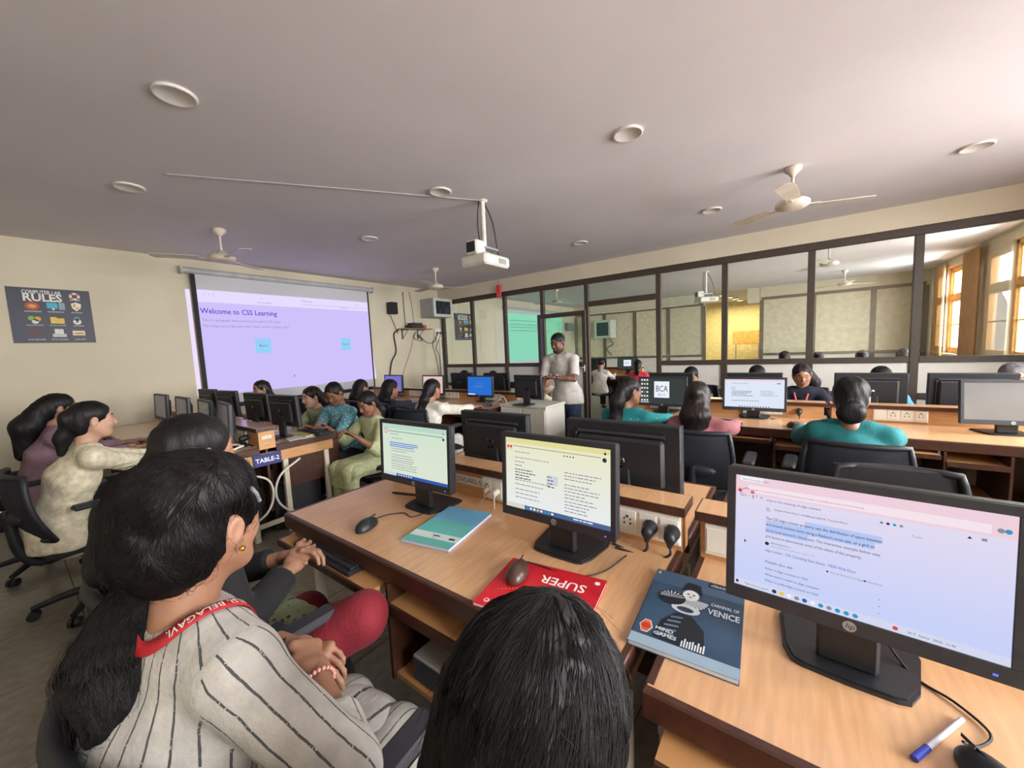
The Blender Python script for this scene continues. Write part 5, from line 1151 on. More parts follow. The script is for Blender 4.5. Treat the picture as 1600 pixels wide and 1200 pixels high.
g_ = lambda *p: PG['HC'] + PG['HR'] @ V(*p); mb = MB()
for yy in (-1, 1):
    mb.tube([g_(.090, yy * .033 + .022 * math.cos(a), .0 + .018 * math.sin(a)) for a in np.linspace(0, 2 * PI, 15)], .0014, 5, cap=False); mb.tube([g_(.088, yy * .055, .004), g_(.05, yy * .076, .006), g_(-.01, yy * .080, .004)], .0014, 5)
mb.tube([g_(.092, -.011, .002), g_(.096, 0, .005), g_(.092, .011, .002)], .0014, 5); mb.build('glasses', BLK, PG['root'])

# --- hair with loose strands for the two heads closest to the camera ----------
def strands(Fd, seeds, flow, steps, step, off, rad, jitter=.15, lift=None):
    P = seeds.copy(); path = [P.copy()]; mom = flow(P)
    for k in range(steps - 1):
        d = flow(P); d = .6 * d + .4 * mom; d += RNG.normal(0, jitter, d.shape); g = Fd.grad(P); d -= g * (d * g).sum(1)[:, None]; d /= np.linalg.norm(d, axis=1)[:, None] + 1e-9; mom = d
        P = P + d * step; sd = Fd.sample(P); g = Fd.grad(P); o = off if lift is None else off + lift * k
        P = P - g * np.clip(sd - o, -.02, .02)[:, None]; path.append(P.copy())
    A = np.stack(path, 1); S, K, _ = A.shape; r = np.full((S, K), rad) * np.linspace(1, .35, K)[None] ** .6
    return tubes_soup(A, r)
def hero_hair(info, F_, flow, n, steps, step, rad, m, frizz, frizz_rad, ripple, extra_seed=None):
    F_.ripple(*ripple); vs, q = F_.mesh(1); ho = Soup().add(vs, q).build('hair', [m], info['root'])
    idx = RNG.choice(len(vs), n); sv, sq = strands(F_, vs[idx], flow, steps, step, .0008, rad); s_ = Soup(); s_.add(sv, sq)
    if frizz:
        idx = RNG.choice(len(vs), frizz); sv, sq = strands(F_, vs[idx], flow, 9, step * .8, .001, frizz_rad, .45, .0016); s_.add(sv, sq)
    so = s_.build('strands', [STRAND], ho); so['kind'] = 'stuff'; return ho
# lower-centre head: straight hair falling from a raised crown
HC, HR = P2['HC'], P2['HR']; r = lambda *p: HC + HR @ V(*p)
f = Field(HC - V(.26, .22, .42), HC + V(.2, .22, .24), .005)
f.ell(r(-.020, 0, .026), (.112, .094, .096), rot=HR, k=0); f.ell(r(-.060, 0, -.05), (.070, .090, .10), rot=HR, k=.04); f.ell(r(-.035, .0, .098), (.060, .040, .030), rot=HR, k=.05)
f.chain([r(-.065, 0, -.06), r(-.10, 0, -.16), r(-.12, 0, -.30)], [(.085, .06), (.095, .055), (.085, .04)], side=HR @ V(0, 1, 0), k=.04); f.ell(r(.108, 0, -.035), (.085, .075, .10), rot=HR, k=.012, op='s')
cr = r(.02, 0, .13)
def flow2(P): d = P - cr; d = d / (np.linalg.norm(d, axis=1)[:, None] + 1e-6) * V(1, .7, .3); return d * .55 + V(-.25, 0, -.75)
hero_hair(P2, f, flow2, 7000, 14, .014, .00045, hair_mat('hair_hero', '#171314', .55, .35), 260, .00030, (.0022, [(120, 160, 8, 0), (70, -220, 12, 1.1), (200, 90, 10, 2.2)]))
# striped-shirt student: hair swept back into a full loose ponytail
HC, HR = P1['HC'], P1['HR']; r = lambda *p: HC + HR @ V(*p); L = P1['lw']
TAILP = ((.181, .909, 1.075), (.120, .930, 1.025), (.090, .905, .968), (.080, .868, .915))
tail = [L(TAILP[0]), L(TAILP[1]), L(TAILP[2]), L(TAILP[3])]
f = Field(np.minimum(HC - .22, np.min(tail, 0) - .16), np.maximum(HC + .2, np.max(tail, 0) + .14), .0055)
f.ell(r(-.020, 0, .034), (.108, .088, .092), rot=HR, k=0); f.ell(r(-.062, 0, -.02), (.062, .075, .075), rot=HR, k=.04); f.ell(r(-.05, 0, .085), (.07, .06, .04), rot=HR, k=.05); f.ell(r(.105, 0, -.034), (.085, .076, .100), rot=HR, k=.012, op='s')
for y in (-1, 1): f.ell(r(-.004, y * .102, -.010), (.036, .040, .052), rot=HR, k=.012, op='s')
f.chain([r(-.085, 0, -.01), tail[0]], [.05, .045], k=.03); f.chain(tail, [.042, .060, .076, .060], k=.04)
TL = np.array(tail)
def flow1(P):
    out = np.zeros_like(P)
    for i in range(len(TL) - 1):
        pass
    d0 = np.linalg.norm(P[:, None] - TL[None], axis=2); near = d0.argmin(1); hd = (np.linalg.norm(P - HC, axis=1) < .135)
    out = np.where(hd[:, None], TL[0] - P, 0); nx = np.clip(near + 1, 0, len(TL) - 1); t2 = TL[nx] - TL[np.clip(nx - 1, 0, 9)] + V(0, 0, -.03)
    out = np.where(hd[:, None], out, t2); return out / (np.linalg.norm(out, axis=1)[:, None] + 1e-6)
hero_hair(P1, f, flow1, 6500, 13, .015, .00055, hair_mat('hair_hero_b', '#120d0e', .6, .5), 900, .00034, (.0035, [(120, 60, 60, 0), (70, -140, 50, 1.1), (160, 90, 90, 2.2)]))
# hair clip
mb = MB(); mb.tube([r(.018, -.083, .062), r(.035, -.078, .045), r(.045, -.074, .028)], .004, 6); mb.build('hair_clip', SILV, P1['root'])
MB().lathe([(0, .004), (.005, .002), (.005, -.002), (0, -.004)], 12, rot=HR @ R3(PI / 2, 0, 0), off=r(-.010, -.090, -.037)).build('earring', mat('earring_gold', '#d8a848', .25, .9), P1['root'])
# red lanyard with lettering
LAN = mat('lanyard_red', '#b3202a', .6); LWH = mat('lanyard_white', '#e9e4dd', .6)
def ribbon(name, root, pts, nrms, w, m, text=None, tsize=.0, flip=1, t0=.5):
    P = np.asarray(pts, float); t = np.gradient(P, axis=0); t /= np.linalg.norm(t, axis=1)[:, None]; n = np.asarray(nrms, float); n /= np.linalg.norm(n, axis=1)[:, None]; sd = np.cross(t, n); sd /= np.linalg.norm(sd, axis=1)[:, None]
    k = len(P); vs = np.concatenate([P + sd * w / 2 + n * .001, P - sd * w / 2 + n * .001, P + sd * w / 2 - n * .001, P - sd * w / 2 - n * .001])
    fs = []
    for i in range(k - 1): fs += [(i, k + i, k + i + 1, i + 1), (2 * k + i, 2 * k + i + 1, 3 * k + i + 1, 3 * k + i), (i, i + 1, 2 * k + i + 1, 2 * k + i), (k + i, 3 * k + i, 3 * k + i + 1, k + i + 1)]
    o = MB().add(vs, fs, 0, True).build(name, m, root)
    if text:
        g, gf = glyphs(text, .01); L_ = np.concatenate([[0], np.cumsum(np.linalg.norm(np.diff(P, axis=0), axis=1))]); u = t0 + flip * g[:, 0] * tsize; v = (g[:, 1] - .35) * tsize
        ip = lambda A: np.stack([np.interp(u, L_, A[:, c]) for c in range(3)], -1)
        Q = ip(P) - ip(sd) * (v * flip)[:, None] + ip(n) * .0018; MB().add(Q, gf).build('lettering', LWH, o)
    return o
def neck_loop(info, w, m, text, ts, rr=.078, t0=.05, flip=1):
    """lanyard lying on the shirt: round the nape from the left, over the right shoulder and down the chest"""
    N, F = info['N'], info['topF']; pts = []
    for a in np.linspace(-.5, PI * .93, 30):
        d = V(-math.cos(a), -math.sin(a), 0); rad = rr * (1 + .35 * max(0, (a - 1.6) / 1.3)); q = N + d * V(rad, rad * 1.1, 0)
        zz = np.linspace(.10, -.14, 97); Q = q + np.stack([0 * zz, 0 * zz, zz], -1); sd = F.sample(Q); k = np.argmax(sd < .004)
        if sd[k] >= .004 or k == 0: continue
        pts.append(Q[k])
    pts = np.array(pts)
    for _ in range(4): pts[1:-1] = .25 * pts[:-2] + .5 * pts[1:-1] + .25 * pts[2:]
    e = pts[-1]; down = []
    for k in range(1, 12):
        q = e + V(0, .016 * k / 3, -.020 * k); xs_ = np.linspace(.12, -.22, 137); Q = q + np.stack([xs_, 0 * xs_, 0 * xs_], -1); sd = F.sample(Q); 
        if not (sd < .005).any() or sd[0] < .005: break
        down.append(Q[np.argmax(sd < .005)])
    pts = np.concatenate([pts, np.array(down).reshape(-1, 3)]); pts = curve_pts(pts[::2], 60); nn = F.grad(pts); sm = nn.copy()
    for _ in range(6): sm[1:-1] = (sm[:-2] + sm[1:-1] + sm[2:]) / 3
    return ribbon('lanyard', info['root'], pts + sm * .004, sm, w, m, text, ts, flip, t0)
neck_loop(P1, .021, LAN, 'RLSI, BELAGAVI.', .0175, rr=.072, t0=.235, flip=-1)
for yy in (-1, 1):
    n0 = PL['N']; pts = [n0 + V(.02, yy * .065, .0), n0 + V(.085, yy * .05, -.06), n0 + V(.12, yy * .03, -.14), n0 + V(.13, yy * .008, -.24)]; pts = curve_pts(pts, 12); ribbon('lanyard', PL['root'], pts, [V(1, 0, .4)] * len(pts), .016, mat('lanyard_pink', '#cf5a5c', .6))
# bracelet and watch of the striped-shirt student
(Ma, wa), (Mb, wb) = P1['hands']; a_, e_, w_ = P1['arms'][0]; dr_ = nrm(w_ - e_)
sd_ = nrm(np.cross(dr_, V(0, 0, 1))); u_ = np.cross(sd_, dr_); mb = MB()
for k in range(20): a = 2 * PI * k / 20; mb.ell(w_ - dr_ * .030 + (sd_ * math.cos(a) + u_ * math.sin(a)) * .0285, (.0045, .0045, .0045), 8, 5)
mb.build('bead_bracelet', mat('bead_pink', '#d9a093', .3), P1['root'])
a_, e_, w_ = P1['arms'][1]; dr_ = nrm(w_ - e_); sd_ = nrm(np.cross(dr_, V(0, 0, 1))); u_ = np.cross(sd_, dr_); M_ = np.stack([sd_, u_, dr_], 1)
MB().lathe([(.026, -.011), (.030, -.010), (.030, .010), (.026, .011)], 20, rot=M_, off=w_ - dr_ * .03).build('watch_strap', mat('strap_brown', '#2b1c1a', .5), P1['root'])
# ------------------------------------------------------------------ things on the nearest tables
def book(name, label, corners, th, cover, draw=None, page='#d9d4c8', curl=0.0):
    """corners: four world xy points, spine-left order (u then v)"""
    c = [V(*p) for p in corners]; O = c[0]; U = c[1] - c[0]; Wv = c[3] - c[0]; w, h = np.linalg.norm(U), np.linalg.norm(Wv); a = math.atan2(U[1], U[0])
    t = thing(name, label, 'notebook', (O[0], O[1], DESK + .0006), a)
    MB().box(.002, w - .002, .002, h - .002, .0012, th - .001).build('pages', mat('paper_' + page[1:], page, .8, var=.03, scale=200, stretch=(1, 1, 60)), t)
    co = MB(); co.box(0, w, 0, h, 0, .001); co.box(0, w, 0, h, th - .0008, th, bev=.0003); co.box(-.001, .0015, 0, h, 0, th); co.build('cover', cover, t)
    if draw: f = Flat((1, 0, 0), (0, 1, 0), (0, 0, th), (0, 0, 1)); f.z = .0003; f.parent = t; draw(f, w, h); f.build('cover_print', t)
    return t
PR = lambda n, c: mat('print_' + n, c, .4, var=.03)
def cov_blue(f, w, h):
    f.rect(0, 0, w, h * .55, PR('teal', '#63b7b0'), 1); f.poly([(0, h * .55)] + [(w * k / 10, h * (.55 + .05 * math.sin(k / 10 * PI))) for k in range(11)] + [(w, h * .55)], PR('teal', '#63b7b0'), 1)
    f.rect(0, h * .14, w, h * .27, PR('pale', '#cfe0de'), 2); f.rect(w * .45, h * .20, w * .60, h * .225, PR('ink', '#333a3e'), 3); f.rect(w * .80, h * .175, w * .92, h * .215, PR('ink', '#333a3e'), 3); f.disc(w * .5, h * .17, .003, PR('ink', '#333a3e'), 3)
book('notebook', 'blue and teal softcover notebook lying on the nearest table', [(.965, 1.245), (.89, .965), (1.168, .975), (1.215, 1.175)][0:1] + [(.845, .975), (1.155, .985), (1.20, 1.10)] if False else [(.835, 1.165), (.875, .955), (1.185, 1.005), (1.145, 1.215)], .011, mat('cover_blue', '#6fb3dd', .35), cov_blue, '#d9c9d6')
def cov_red(f, w, h):
    W_ = PR('white', '#efe9e6')
    f.text('SUPER', w * .20, h * .86, .050, W_, 1, rot=-PI / 2, bold=.012); f.text('SUBJECT', w * .45, h * .84, .036, W_, 1, rot=-PI / 2); f.split('title', f.parent); f.disc(w * .90, h * .10, .008, W_, 1); f.disc(w * .90, h * .10, .005, mat('cover_red', '#c41f2c', .3), 2); f.split('emblem', f.parent); f.disc(w * .10, h * .93, .008, W_, 1); f.split('emblem', f.parent)
    for k in range(12): f.disc(w * (.45 + .02 * k), h * (.45 - .03 * k), .002, PR('gold', '#e0b25a'), 1)
    f.poly([(w * .92, h * .12), (w * .96, h * .30), (w * .97, h * .55), (w * .965, h * .30)], PR('rose', '#e86a6e'), 1)
book('notebook', 'red softcover notebook with white lettering on the nearest table', [(.735, .735), (.735, .535), (.985, .395), (.985, .60)][0:0] + [(.955, .735), (.715, .70), (.745, .39), (.985, .425)], .009, mat('cover_red', '#c41f2c', .3), cov_red, '#e2ded6')
def cov_venice(f, w, h):
    D = PR('night', '#131a26'); W_ = PR('silver', '#c4ced6'); G_ = PR('slate', '#5d7488'); B_ = PR('deep', '#243a52'); O_ = PR('orange', '#d8542b')
    f.rect(0, 0, w, h * .10, PR('mist', '#8ea4b6'), 1); f.rect(0, h * .80, w, h, PR('dusk', '#3f5a74'), 1)
    f.poly([(w * .20, h * .12), (w * .70, h * .10), (w * .66, h * .34), (w * .52, h * .46), (w * .36, h * .46), (w * .24, h * .32)], D, 2)
    for k in range(5): f.poly([(w * (.24 + .02 * k), h * (.16 + .055 * k)), (w * (.40 + .01 * k), h * (.18 + .055 * k)), (w * (.40 + .01 * k), h * (.20 + .055 * k)), (w * (.24 + .02 * k), h * (.18 + .055 * k))], G_, 3)
    f.disc(w * .44, h * .53, .034, W_, 3, ry=.020); f.disc(w * .44, h * .52, .020, B_, 4, ry=.010)
    for k in range(15):                                               # ruff around the masked face
        a = PI * (1.05 + .9 * k / 14); f.poly([(w * .46, h * .68), (w * .46 + .044 * math.cos(a - .07), h * .68 + .046 * math.sin(a - .07)), (w * .46 + .044 * math.cos(a + .07), h * .68 + .046 * math.sin(a + .07))], W_, 4)
    f.disc(w * .46, h * .72, .020, PR('face', '#d8dde0'), 5, ry=.024); f.disc(w * .43, h * .73, .004, D, 6, ry=.0025); f.disc(w * .49, h * .73, .004, D, 6, ry=.0025); f.disc(w * .46, h * .695, .004, PR('lip', '#5a3038'), 6, ry=.002)
    f.poly([(w * .34, h * .76), (w * .40, h * .90), (w * .54, h * .89), (w * .58, h * .76), (w * .50, h * .80), (w * .42, h * .80)], D, 6)
    f.disc(w * .27, h * .63, .034, D, 5, ry=.030)
    for k in range(9): a = .3 + k * .35; f.poly([(w * .27, h * .63), (w * .27 + .030 * math.cos(a), h * .63 + .027 * math.sin(a)), (w * .27 + .030 * math.cos(a + .14), h * .63 + .027 * math.sin(a + .14))], W_, 6)
    f.text('CARNIVAL OF', w * .68, h * .66, .017, W_, 8, width=w * .28, bold=.01); f.text('VENICE', w * .66, h * .55, .032, W_, 8, width=w * .31, bold=.02)
    f.poly([(w * .05, h * .20), (w * .09, h * .27), (w * .15, h * .27), (w * .19, h * .20), (w * .15, h * .13), (w * .09, h * .13)], W_, 3); f.poly([(w * .06, h * .20), (w * .095, h * .26), (w * .145, h * .26), (w * .18, h * .20), (w * .145, h * .14), (w * .095, h * .14)], O_, 4); f.disc(w * .12, h * .20, .010, PR('brick', '#a83c22'), 5)
    f.text('MIND', w * .21, h * .20, .016, W_, 4, bold=.02); f.text('GAMES', w * .21, h * .145, .016, W_, 4, bold=.02)
    for k in range(9): f.rect(w * (.48 + .025 * k), h * .11, w * (.495 + .025 * k), h * (.17 + .03 * math.sin(k * 1.3) ** 2), W_, 3)
    f.rect(w * .62, h * .92, w * .98, h * .985, D, 3); f.text('classmate', w * .64, h * .935, .016, W_, 4, width=w * .32, bold=.01); f.poly([(w * .02, h * .93), (w * .06, h * .93), (w * .04, h * .98)], PR('sand', '#c6b184'), 3)
book('notebook', 'dark blue CARNIVAL OF VENICE notebook across the gap between the tables', [(.800, .335), (.815, .075), (1.145, .045), (1.14, .275)][0:0] + [(.812, .300), (.825, .075), (1.150, .058), (1.137, .283)], .012, mat('cover_night', '#2f4a63', .35, var=.15, scale=6), cov_venice, '#c9ced4')
# mice
def mouse(label, x, y, rz, m=BLK):
    t = thing('mouse', label, 'mouse', (x, y, DESK), rz, 'computer mice')
    f = Field((-.075, -.05, -.01), (.075, .05, .05), .004); f.ell((0, 0, .004), (.058, .031, .034), k=0); f.ell((-.02, 0, .01), (.036, .030, .028), k=.01); f.plane((0, 0, .0015), (0, 0, -1)); vs, q = f.mesh(1); Soup().add(vs, q).build('shell', [m], t)
    MB().tube([(.030, 0, .033), (.040, 0, .028)], .0045, 8).build('scroll_wheel', GRY, t); MB().box(.0, .056, -.0006, .0006, .030, .0365, bev=.0002).build('button_seam', HOLE, t); return t
mouse('black mouse in front of the mint-tinted monitor', .835, 1.385, .35); mouse('black mouse at the bottom right corner below the large monitor', .835, -.262, .5); mouse('black mouse on TABLE-2 beside the cream-kurta student', .78, 4.05, .2); mouse('black mouse beside the bright blue monitor', 3.62, 3.05, .1); mouse('black mouse below the white page monitor', 3.62, .0, .1)
wire('thin black mouse cable curling to the mint-tinted monitor', [(.885, 1.405, DESK + .012), (.95, 1.41, DESK + .004), (1.0, 1.36, DESK + .004), (.99, 1.30, DESK + .004), (1.05, 1.28, DESK + .004)], .0022, group='desk cables')
wire('thin black mouse cable from the red notebook to the cream-tinted monitor', [(.935, .685, DESK + .024), (.96, .62, DESK + .012), (.97, .53, DESK + .005), (1.04, .46, DESK + .005), (1.17, .43, DESK + .005)], .0022, group='desk cables')
wire('thin black cable from the large monitor to the bottom right mouse', [(1.10, -.16, DESK + .05), (1.04, -.205, DESK + .006), (1.0, -.255, DESK + .005), (.95, -.285, DESK + .005), (.905, -.262, DESK + .008), (.885, -.238, DESK + .02)], .0024, group='desk cables')
wire('small black cable loop behind the mint-tinted monitor', [(1.17, 1.47, DESK + .006), (1.09, 1.55, DESK + .03), (1.07, 1.50, DESK + .04), (1.13, 1.40, DESK + .03), (1.2, 1.42, DESK + .006)], .004, group='desk cables')
MZ = mouse('brown and black mouse on the red notebook behind the lower centre head', .885, .665, .3, mat('mouse_brown', '#4a342b', .35)); MZ.location.z = DESK + .0105
# keyboards in trays
def keyboard(label, x, y, z, rz):
    t = thing('keyboard', label, 'keyboard', (x, y, z), rz, 'black keyboards'); MB().box(-.07, .07, -.21, .21, 0, .018, bev=.005).build('case', BLK, t); mb = MB()
    for i in range(5):
        for j in range(20):
            if i == 0 and 6 <= j <= 11: continue
            mb.box(-.055 + i * .022, -.037 + i * .022, -.20 + j * .020, -.1825 + j * .020, .018, .025)
    mb.box(-.055, -.037, -.08, .04, .018, .025); mb.build('keys', BLK2, t); return t
keyboard('black keyboard in the open tray of the nearest table', .735, 1.46, DESK - .0815, 0); keyboard('black keyboard at the cream-kurta student’s hands', .72, 3.72, DESK + .0005, -.05); keyboard('black keyboard under the pale green student’s hands', 1.72, 3.30 + .3, DESK + .0005, PI)
keyboard('black keyboard in front of the teal student with ponytail', 3.58, 1.05, DESK + .0005, 0); keyboard('black keyboard in front of the mauve student', 3.58, .55, DESK + .0005, 0)
for (x, y, rz, lab) in ((.78, 4.62, .1, 'dark flat keyboard far along TABLE-2 left side'),): keyboard(lab, x, y, DESK + .0005, rz)
# papers and books on TABLE-2
def sheet(label, x, y, rz, w, h, n, col, name='paper', cat='paper'):
    t = thing(name, label, cat, (x, y, DESK + .0005), rz, 'papers on TABLE-2'); MB().box(-w / 2, w / 2, -h / 2, h / 2, 0, .0035 * n).build('stack', mat('paper_c' + col[1:], col, .7), t)
    f = Flat((0, 1, 0), (-1, 0, 0), (w / 2, -h / 2, .0035 * n), (0, 0, 1)); f.z = .0003
    for i in range(9): f.rect(h * .08, w * (.90 - .09 * i), h * random.uniform(.5, .92), w * (.912 - .09 * i), PR('ink', '#333a3e') if i % 3 == 0 else PR('greyline', '#9a9a9a'), 1)
    f.build('writing', t)
sheet('open white papers at the pale green student’s hand', 1.70, 3.86, .15, .22, .30, 2, '#dcdad6'); sheet('yellow-edged notebook under the papers near the end of TABLE-2', 1.66, 3.62, .1, .20, .28, 3, '#c9c07a', 'notebook', 'notebook'); sheet('white sheet at the corner of TABLE-2', 1.55, 3.55, -.2, .20, .26, 1, '#e2e0dc'); sheet('white papers in front of the olive-shirt student', 1.68, 4.20, -.1, .22, .30, 2, '#dedbd8')
sheet('closed black book by the cream-kurta student’s hand', .745, 3.47, .25, .13, .19, 6, '#1c1a1a', 'book', 'book'); sheet('white sheets in front of the long-haired student at left', .80, 4.30, .2, .22, .28, 2, '#d4d0cb'); sheet('white papers farther along TABLE-2 left side', .80, 4.95, .1, .22, .30, 2, '#d8d4d0')
tg = thing('table_sign', 'blue TABLE-2 sign fixed on the end of the table', 'sign', (1.245, 3.443, DESK - .108)); MB().box(-.105, .105, -.006, 0, -.05, .05, bev=.002).build('plate', mat('sign_blue', '#2b3370', .4), tg)
f = Flat((1, 0, 0), (0, 0, 1), (0, -.0062, 0), (0, -1, 0)); f.text('TABLE-2', 0, -.018, .05, mat('sign_white', '#e2e3ea', .5), 1, 'c', width=.175, bold=.02); f.build('lettering', tg)
# ridge label and plugs
lb = thing('ridge_label', 'white DVLAB2-5 label on the wooden ridge of the nearest table', 'label', (1.2995, 1.245, DESK + .078)); MB().box(-.0015, 0, -.085, .085, -.022, .022).build('tape', mat('label_white', '#ddd8cd', .5), lb)
f = Flat((0, -1, 0), (0, 0, 1), (-.0016, .078, -.012), (-1, 0, 0)); f.text('DVLAB2-5', 0, 0, .033, mat('label_ink', '#4a4550', .6), 1, width=.155); f.build('lettering', lb)
lb2 = thing('ridge_label', 'small white label on the end of the TABLE-2 ridge', 'label', (1.25, 3.4235, DESK + .075)); MB().box(-.035, .035, -.0015, 0, -.012, .012).build('tape', mat('label_white', '#ddd8cd', .5), lb2); 
f = Flat((1, 0, 0), (0, 0, 1), (-.03, -.0016, -.005), (0, -1, 0)); f.text('DVLAB2-1', 0, 0, .014, mat('label_ink', '#4a4550', .6), 1, width=.06); f.build('lettering', lb2)
def plug(label, x, y, z, to, m=BLK, k=1.0):
    t = thing('power_plug', label, 'plug', (x, y, z), 0, 'power plugs in the ridge sockets'); f = Field((-.08, -.05, -.06), (.03, .05, .05), .004 if k == 1 else .003); f.cap((-.006 * k, 0, 0), (-.036 * k, 0, -.004), (.026 * k, .026 * k), (.020 * k, .022 * k), k=.01 * k); f.cap((-.03 * k, 0, -.008 * k), (-.042 * k, 0, -.032 * k), .014 * k, .008 * k, k=.01 * k); vs, q = f.mesh(1); Soup().add(vs, q).build('body', [m], t)
    p = V(x, y, z); MB().tube(curve_pts([(-.04 * k, 0, -.028 * k), (-.045 * k, .0, -.06 * k), ((to[0] - x) * .4 - .03, (to[1] - y) * .3, -.078), tuple(V(*to) - p)], 20), .0042 * k, 6).build('cord', m, t); return t
plug('black plug in the ridge socket right of the cream page monitor, left of two', 1.282, .385, DESK + .068, (1.22, .50, DESK + .006)); plug('black plug in the ridge socket right of the cream page monitor, right of two', 1.282, .312, DESK + .068, (1.20, .48, DESK + .006))
plug('small grey plug in the socket beside the DVLAB2-5 label', 1.285, 1.118, DESK + .062, (1.20, 1.30, DESK + .006), mat('plug_tan', '#9a8672', .5), .55); plug('small white plug in the socket near the cream page monitor', 1.285, 1.062, DESK + .062, (1.22, .95, DESK + .006), CABW, .55)
plug('black plug in the TABLE-2 ridge', 1.172, 3.62, DESK + .068, (1.08, 3.55, DESK + .006)); plug('black plug in the ridge beside the white page monitor', 4.03, -.05, DESK + .06, (3.9, .15, DESK + .006))
wire('white coiled wires on TABLE-2 beside its ridge', [(1.05, 3.50, DESK + .01), (1.10, 3.56, DESK + .03), (1.03, 3.62, DESK + .03), (1.02, 3.52, DESK + .01), (1.11, 3.50, DESK + .03)], .008, CABW, group='desk cables')
# big hanging loop of white cable and the tower computers under TABLE-2
wire('large loop of white cable hanging below the end of TABLE-2', [(1.02, 3.40, .60), (1.20, 3.38, .52), (1.24, 3.38, .38), (1.18, 3.38, .24), (1.03, 3.40, .16)], .009, CABW, group='desk cables')
wire('second loop of white cable hanging below the end of TABLE-2', [(1.47, 3.38, .62), (1.30, 3.37, .52), (1.255, 3.37, .36), (1.33, 3.37, .22), (1.50, 3.39, .14)], .009, CABW, group='desk cables')
def tower(label, x, y, rz=0, z=0):
    t = thing('tower_computer', label, 'computer', (x, y, z), rz, 'black tower computers'); MB().box(-.20, .20, -.09, .09, .008, .38, bev=.008).build('case', BLK, t); MB().box(-.207, -.2002, -.085, .085, .015, .37, bev=.003).build('front_panel', BLK2, t)
    mb = MB(); mb.lathe([(.008, 0), (.008, .003), (0, .003)], 12, rot=R3(0, -PI / 2, 0), off=(-.207, .05, .33)); mb.build('power_button', SILV, t); mb = MB()
    for k in range(2): mb.box(-.209, -.2065, -.07, .03, .26 - k * .05, .29 - k * .05)
    mb.build('drive_bay', GRY, t)
    for sx in (-1, 1): MB().box(sx * .16 - .015, sx * .16 + .015, -.08, .08, 0, .008).build('foot', BLK2, t)
for (x, y, lab) in ((1.00, 3.62, 'black tower computer under TABLE-2, nearest left'), (1.50, 3.62, 'black tower computer under TABLE-2, nearest right'), (1.00, 4.40, 'black tower computer deeper under TABLE-2'), (3.80, -1.35, 'black tower computer under the far right table'), (3.85, -.55, 'black tower computer under the table behind the teal student with a bun'), (3.85, .75, 'black tower computer under the table behind the mauve student')): tower(lab, x, y)
# pen
pn = thing('pen', 'clear ballpoint pen with blue cap lying at the bottom right', 'pen', (.889, -.212, DESK), 2.59)
MB().tube([(-.082, 0, .0058), (.040, 0, .0058)], .0042, 10).build('barrel', mat('pen_clear', '#c9ccd6', .15), pn); MB().tube([(.036, 0, .0058), (.078, 0, .0058)], .0056, 10).build('cap', mat('pen_blue', '#2f3f9e', .25), pn); MB().box(.05, .082, -.0012, .0012, .0112, .014).build('clip', mat('pen_blue', '#2f3f9e', .25), pn)
# slim system box on the lower shelf of the nearest table
for (x, y, lab) in ((.98, .755 - .14, 'slim pale system unit on the open shelf of the nearest table'),):
    t = thing('system_unit', lab, 'computer', (.885, .89, DESK - .3825), 0); MB().box(-.16, .16, -.11, .11, .004, .09, bev=.006).build('case', mat('unit_pale', '#b9bab2', .5), t); MB().box(-.165, -.1602, -.10, .10, .012, .085).build('front_panel', GRY, t)
    for sx in (-1, 1): MB().box(sx * .12 - .01, sx * .12 + .01, -.09, .09, 0, .004).build('foot', BLK2, t)
# ------------------------------------------------------------------ the second lab, seen through the glass
rules_poster('navy lab rules poster seen through the leftmost glass panes', 6.78, CH + .27, .74, .66, 'lab rules posters')
p2 = thing('projector_screen', 'green-lit projector screen on the wall beyond the glass', 'screen', (10.45, YW - .05, 0)); 
MB().tube([(-1.75, 0, CH + 1.18), (1.75, 0, CH + 1.18)], .04, 12).build('roller_case', mat('case_grey', '#b3b3b6', .4), p2); MB().box(-1.68, 1.68, -.002, 0, CH - .52, CH + 1.18).build('fabric', FAB, p2)
f = Flat((1, 0, 0), (0, 0, 1), (-1.60, -.0025, CH - .38), (0, -1, 0)); f.z = .001; f.rect(0, 0, 3.25, 1.42, emit('projected_green', '#8fe6bd', .95), 1)  # projected light put in as an emissive sheet before the fabric
for k, (u, v, wd) in enumerate(((.15, 1.2, 1.4), (.15, 1.08, 1.9), (.15, 1.0, 1.7), (.15, .9, 2.2), (1.9, 1.28, .6))): f.rect(u, v, u + wd, v + .018, emit('projected_green_text', '#5fa98c', .9), 2)
f.build('projected_image', p2); MB().tube([(-1.7, 0, CH - .53), (1.7, 0, CH - .53)], .014, 8).build('bottom_bar', BLKB, p2)
s2 = thing('speaker', 'small blue-grey loudspeaker on the wall beyond the glass', 'speaker', (12.62, YW, CH + .70)); MB().box(-.22, .22, -.16, -.02, -.14, .14, bev=.01).build('cabinet', mat('speaker_bluegrey', '#5d7280', .5), s2); MB().box(-.03, .03, -.02, 0, -.04, .04).build('wall_bracket', BLK2, s2)
r2 = thing('network_rack', 'pale grey wall rack with glass door beyond the open doorway', 'cabinet', (XF - .06, 5.35, CH + .22), PI * 1.5)
MB().box(-.30, .30, -.5, 0, 0, .62, bev=.006).build('body', mat('rack_pale', '#b9c0b4', .45), r2); do = MB()
for q in ((-.30, .30, .0, .08), (-.30, .30, .54, .62), (-.30, -.22, .08, .54), (.22, .30, .08, .54)): do.box(q[0], q[1], -.522, -.502, q[2], q[3], bev=.003)
d2 = do.build('door', mat('rack_pale', '#b9c0b4', .45), r2); MB().box(-.22, .22, -.515, -.508, .08, .54).build('door_glass', mat('rack_glass', '#30343a', .08, var=.3, scale=12), d2)
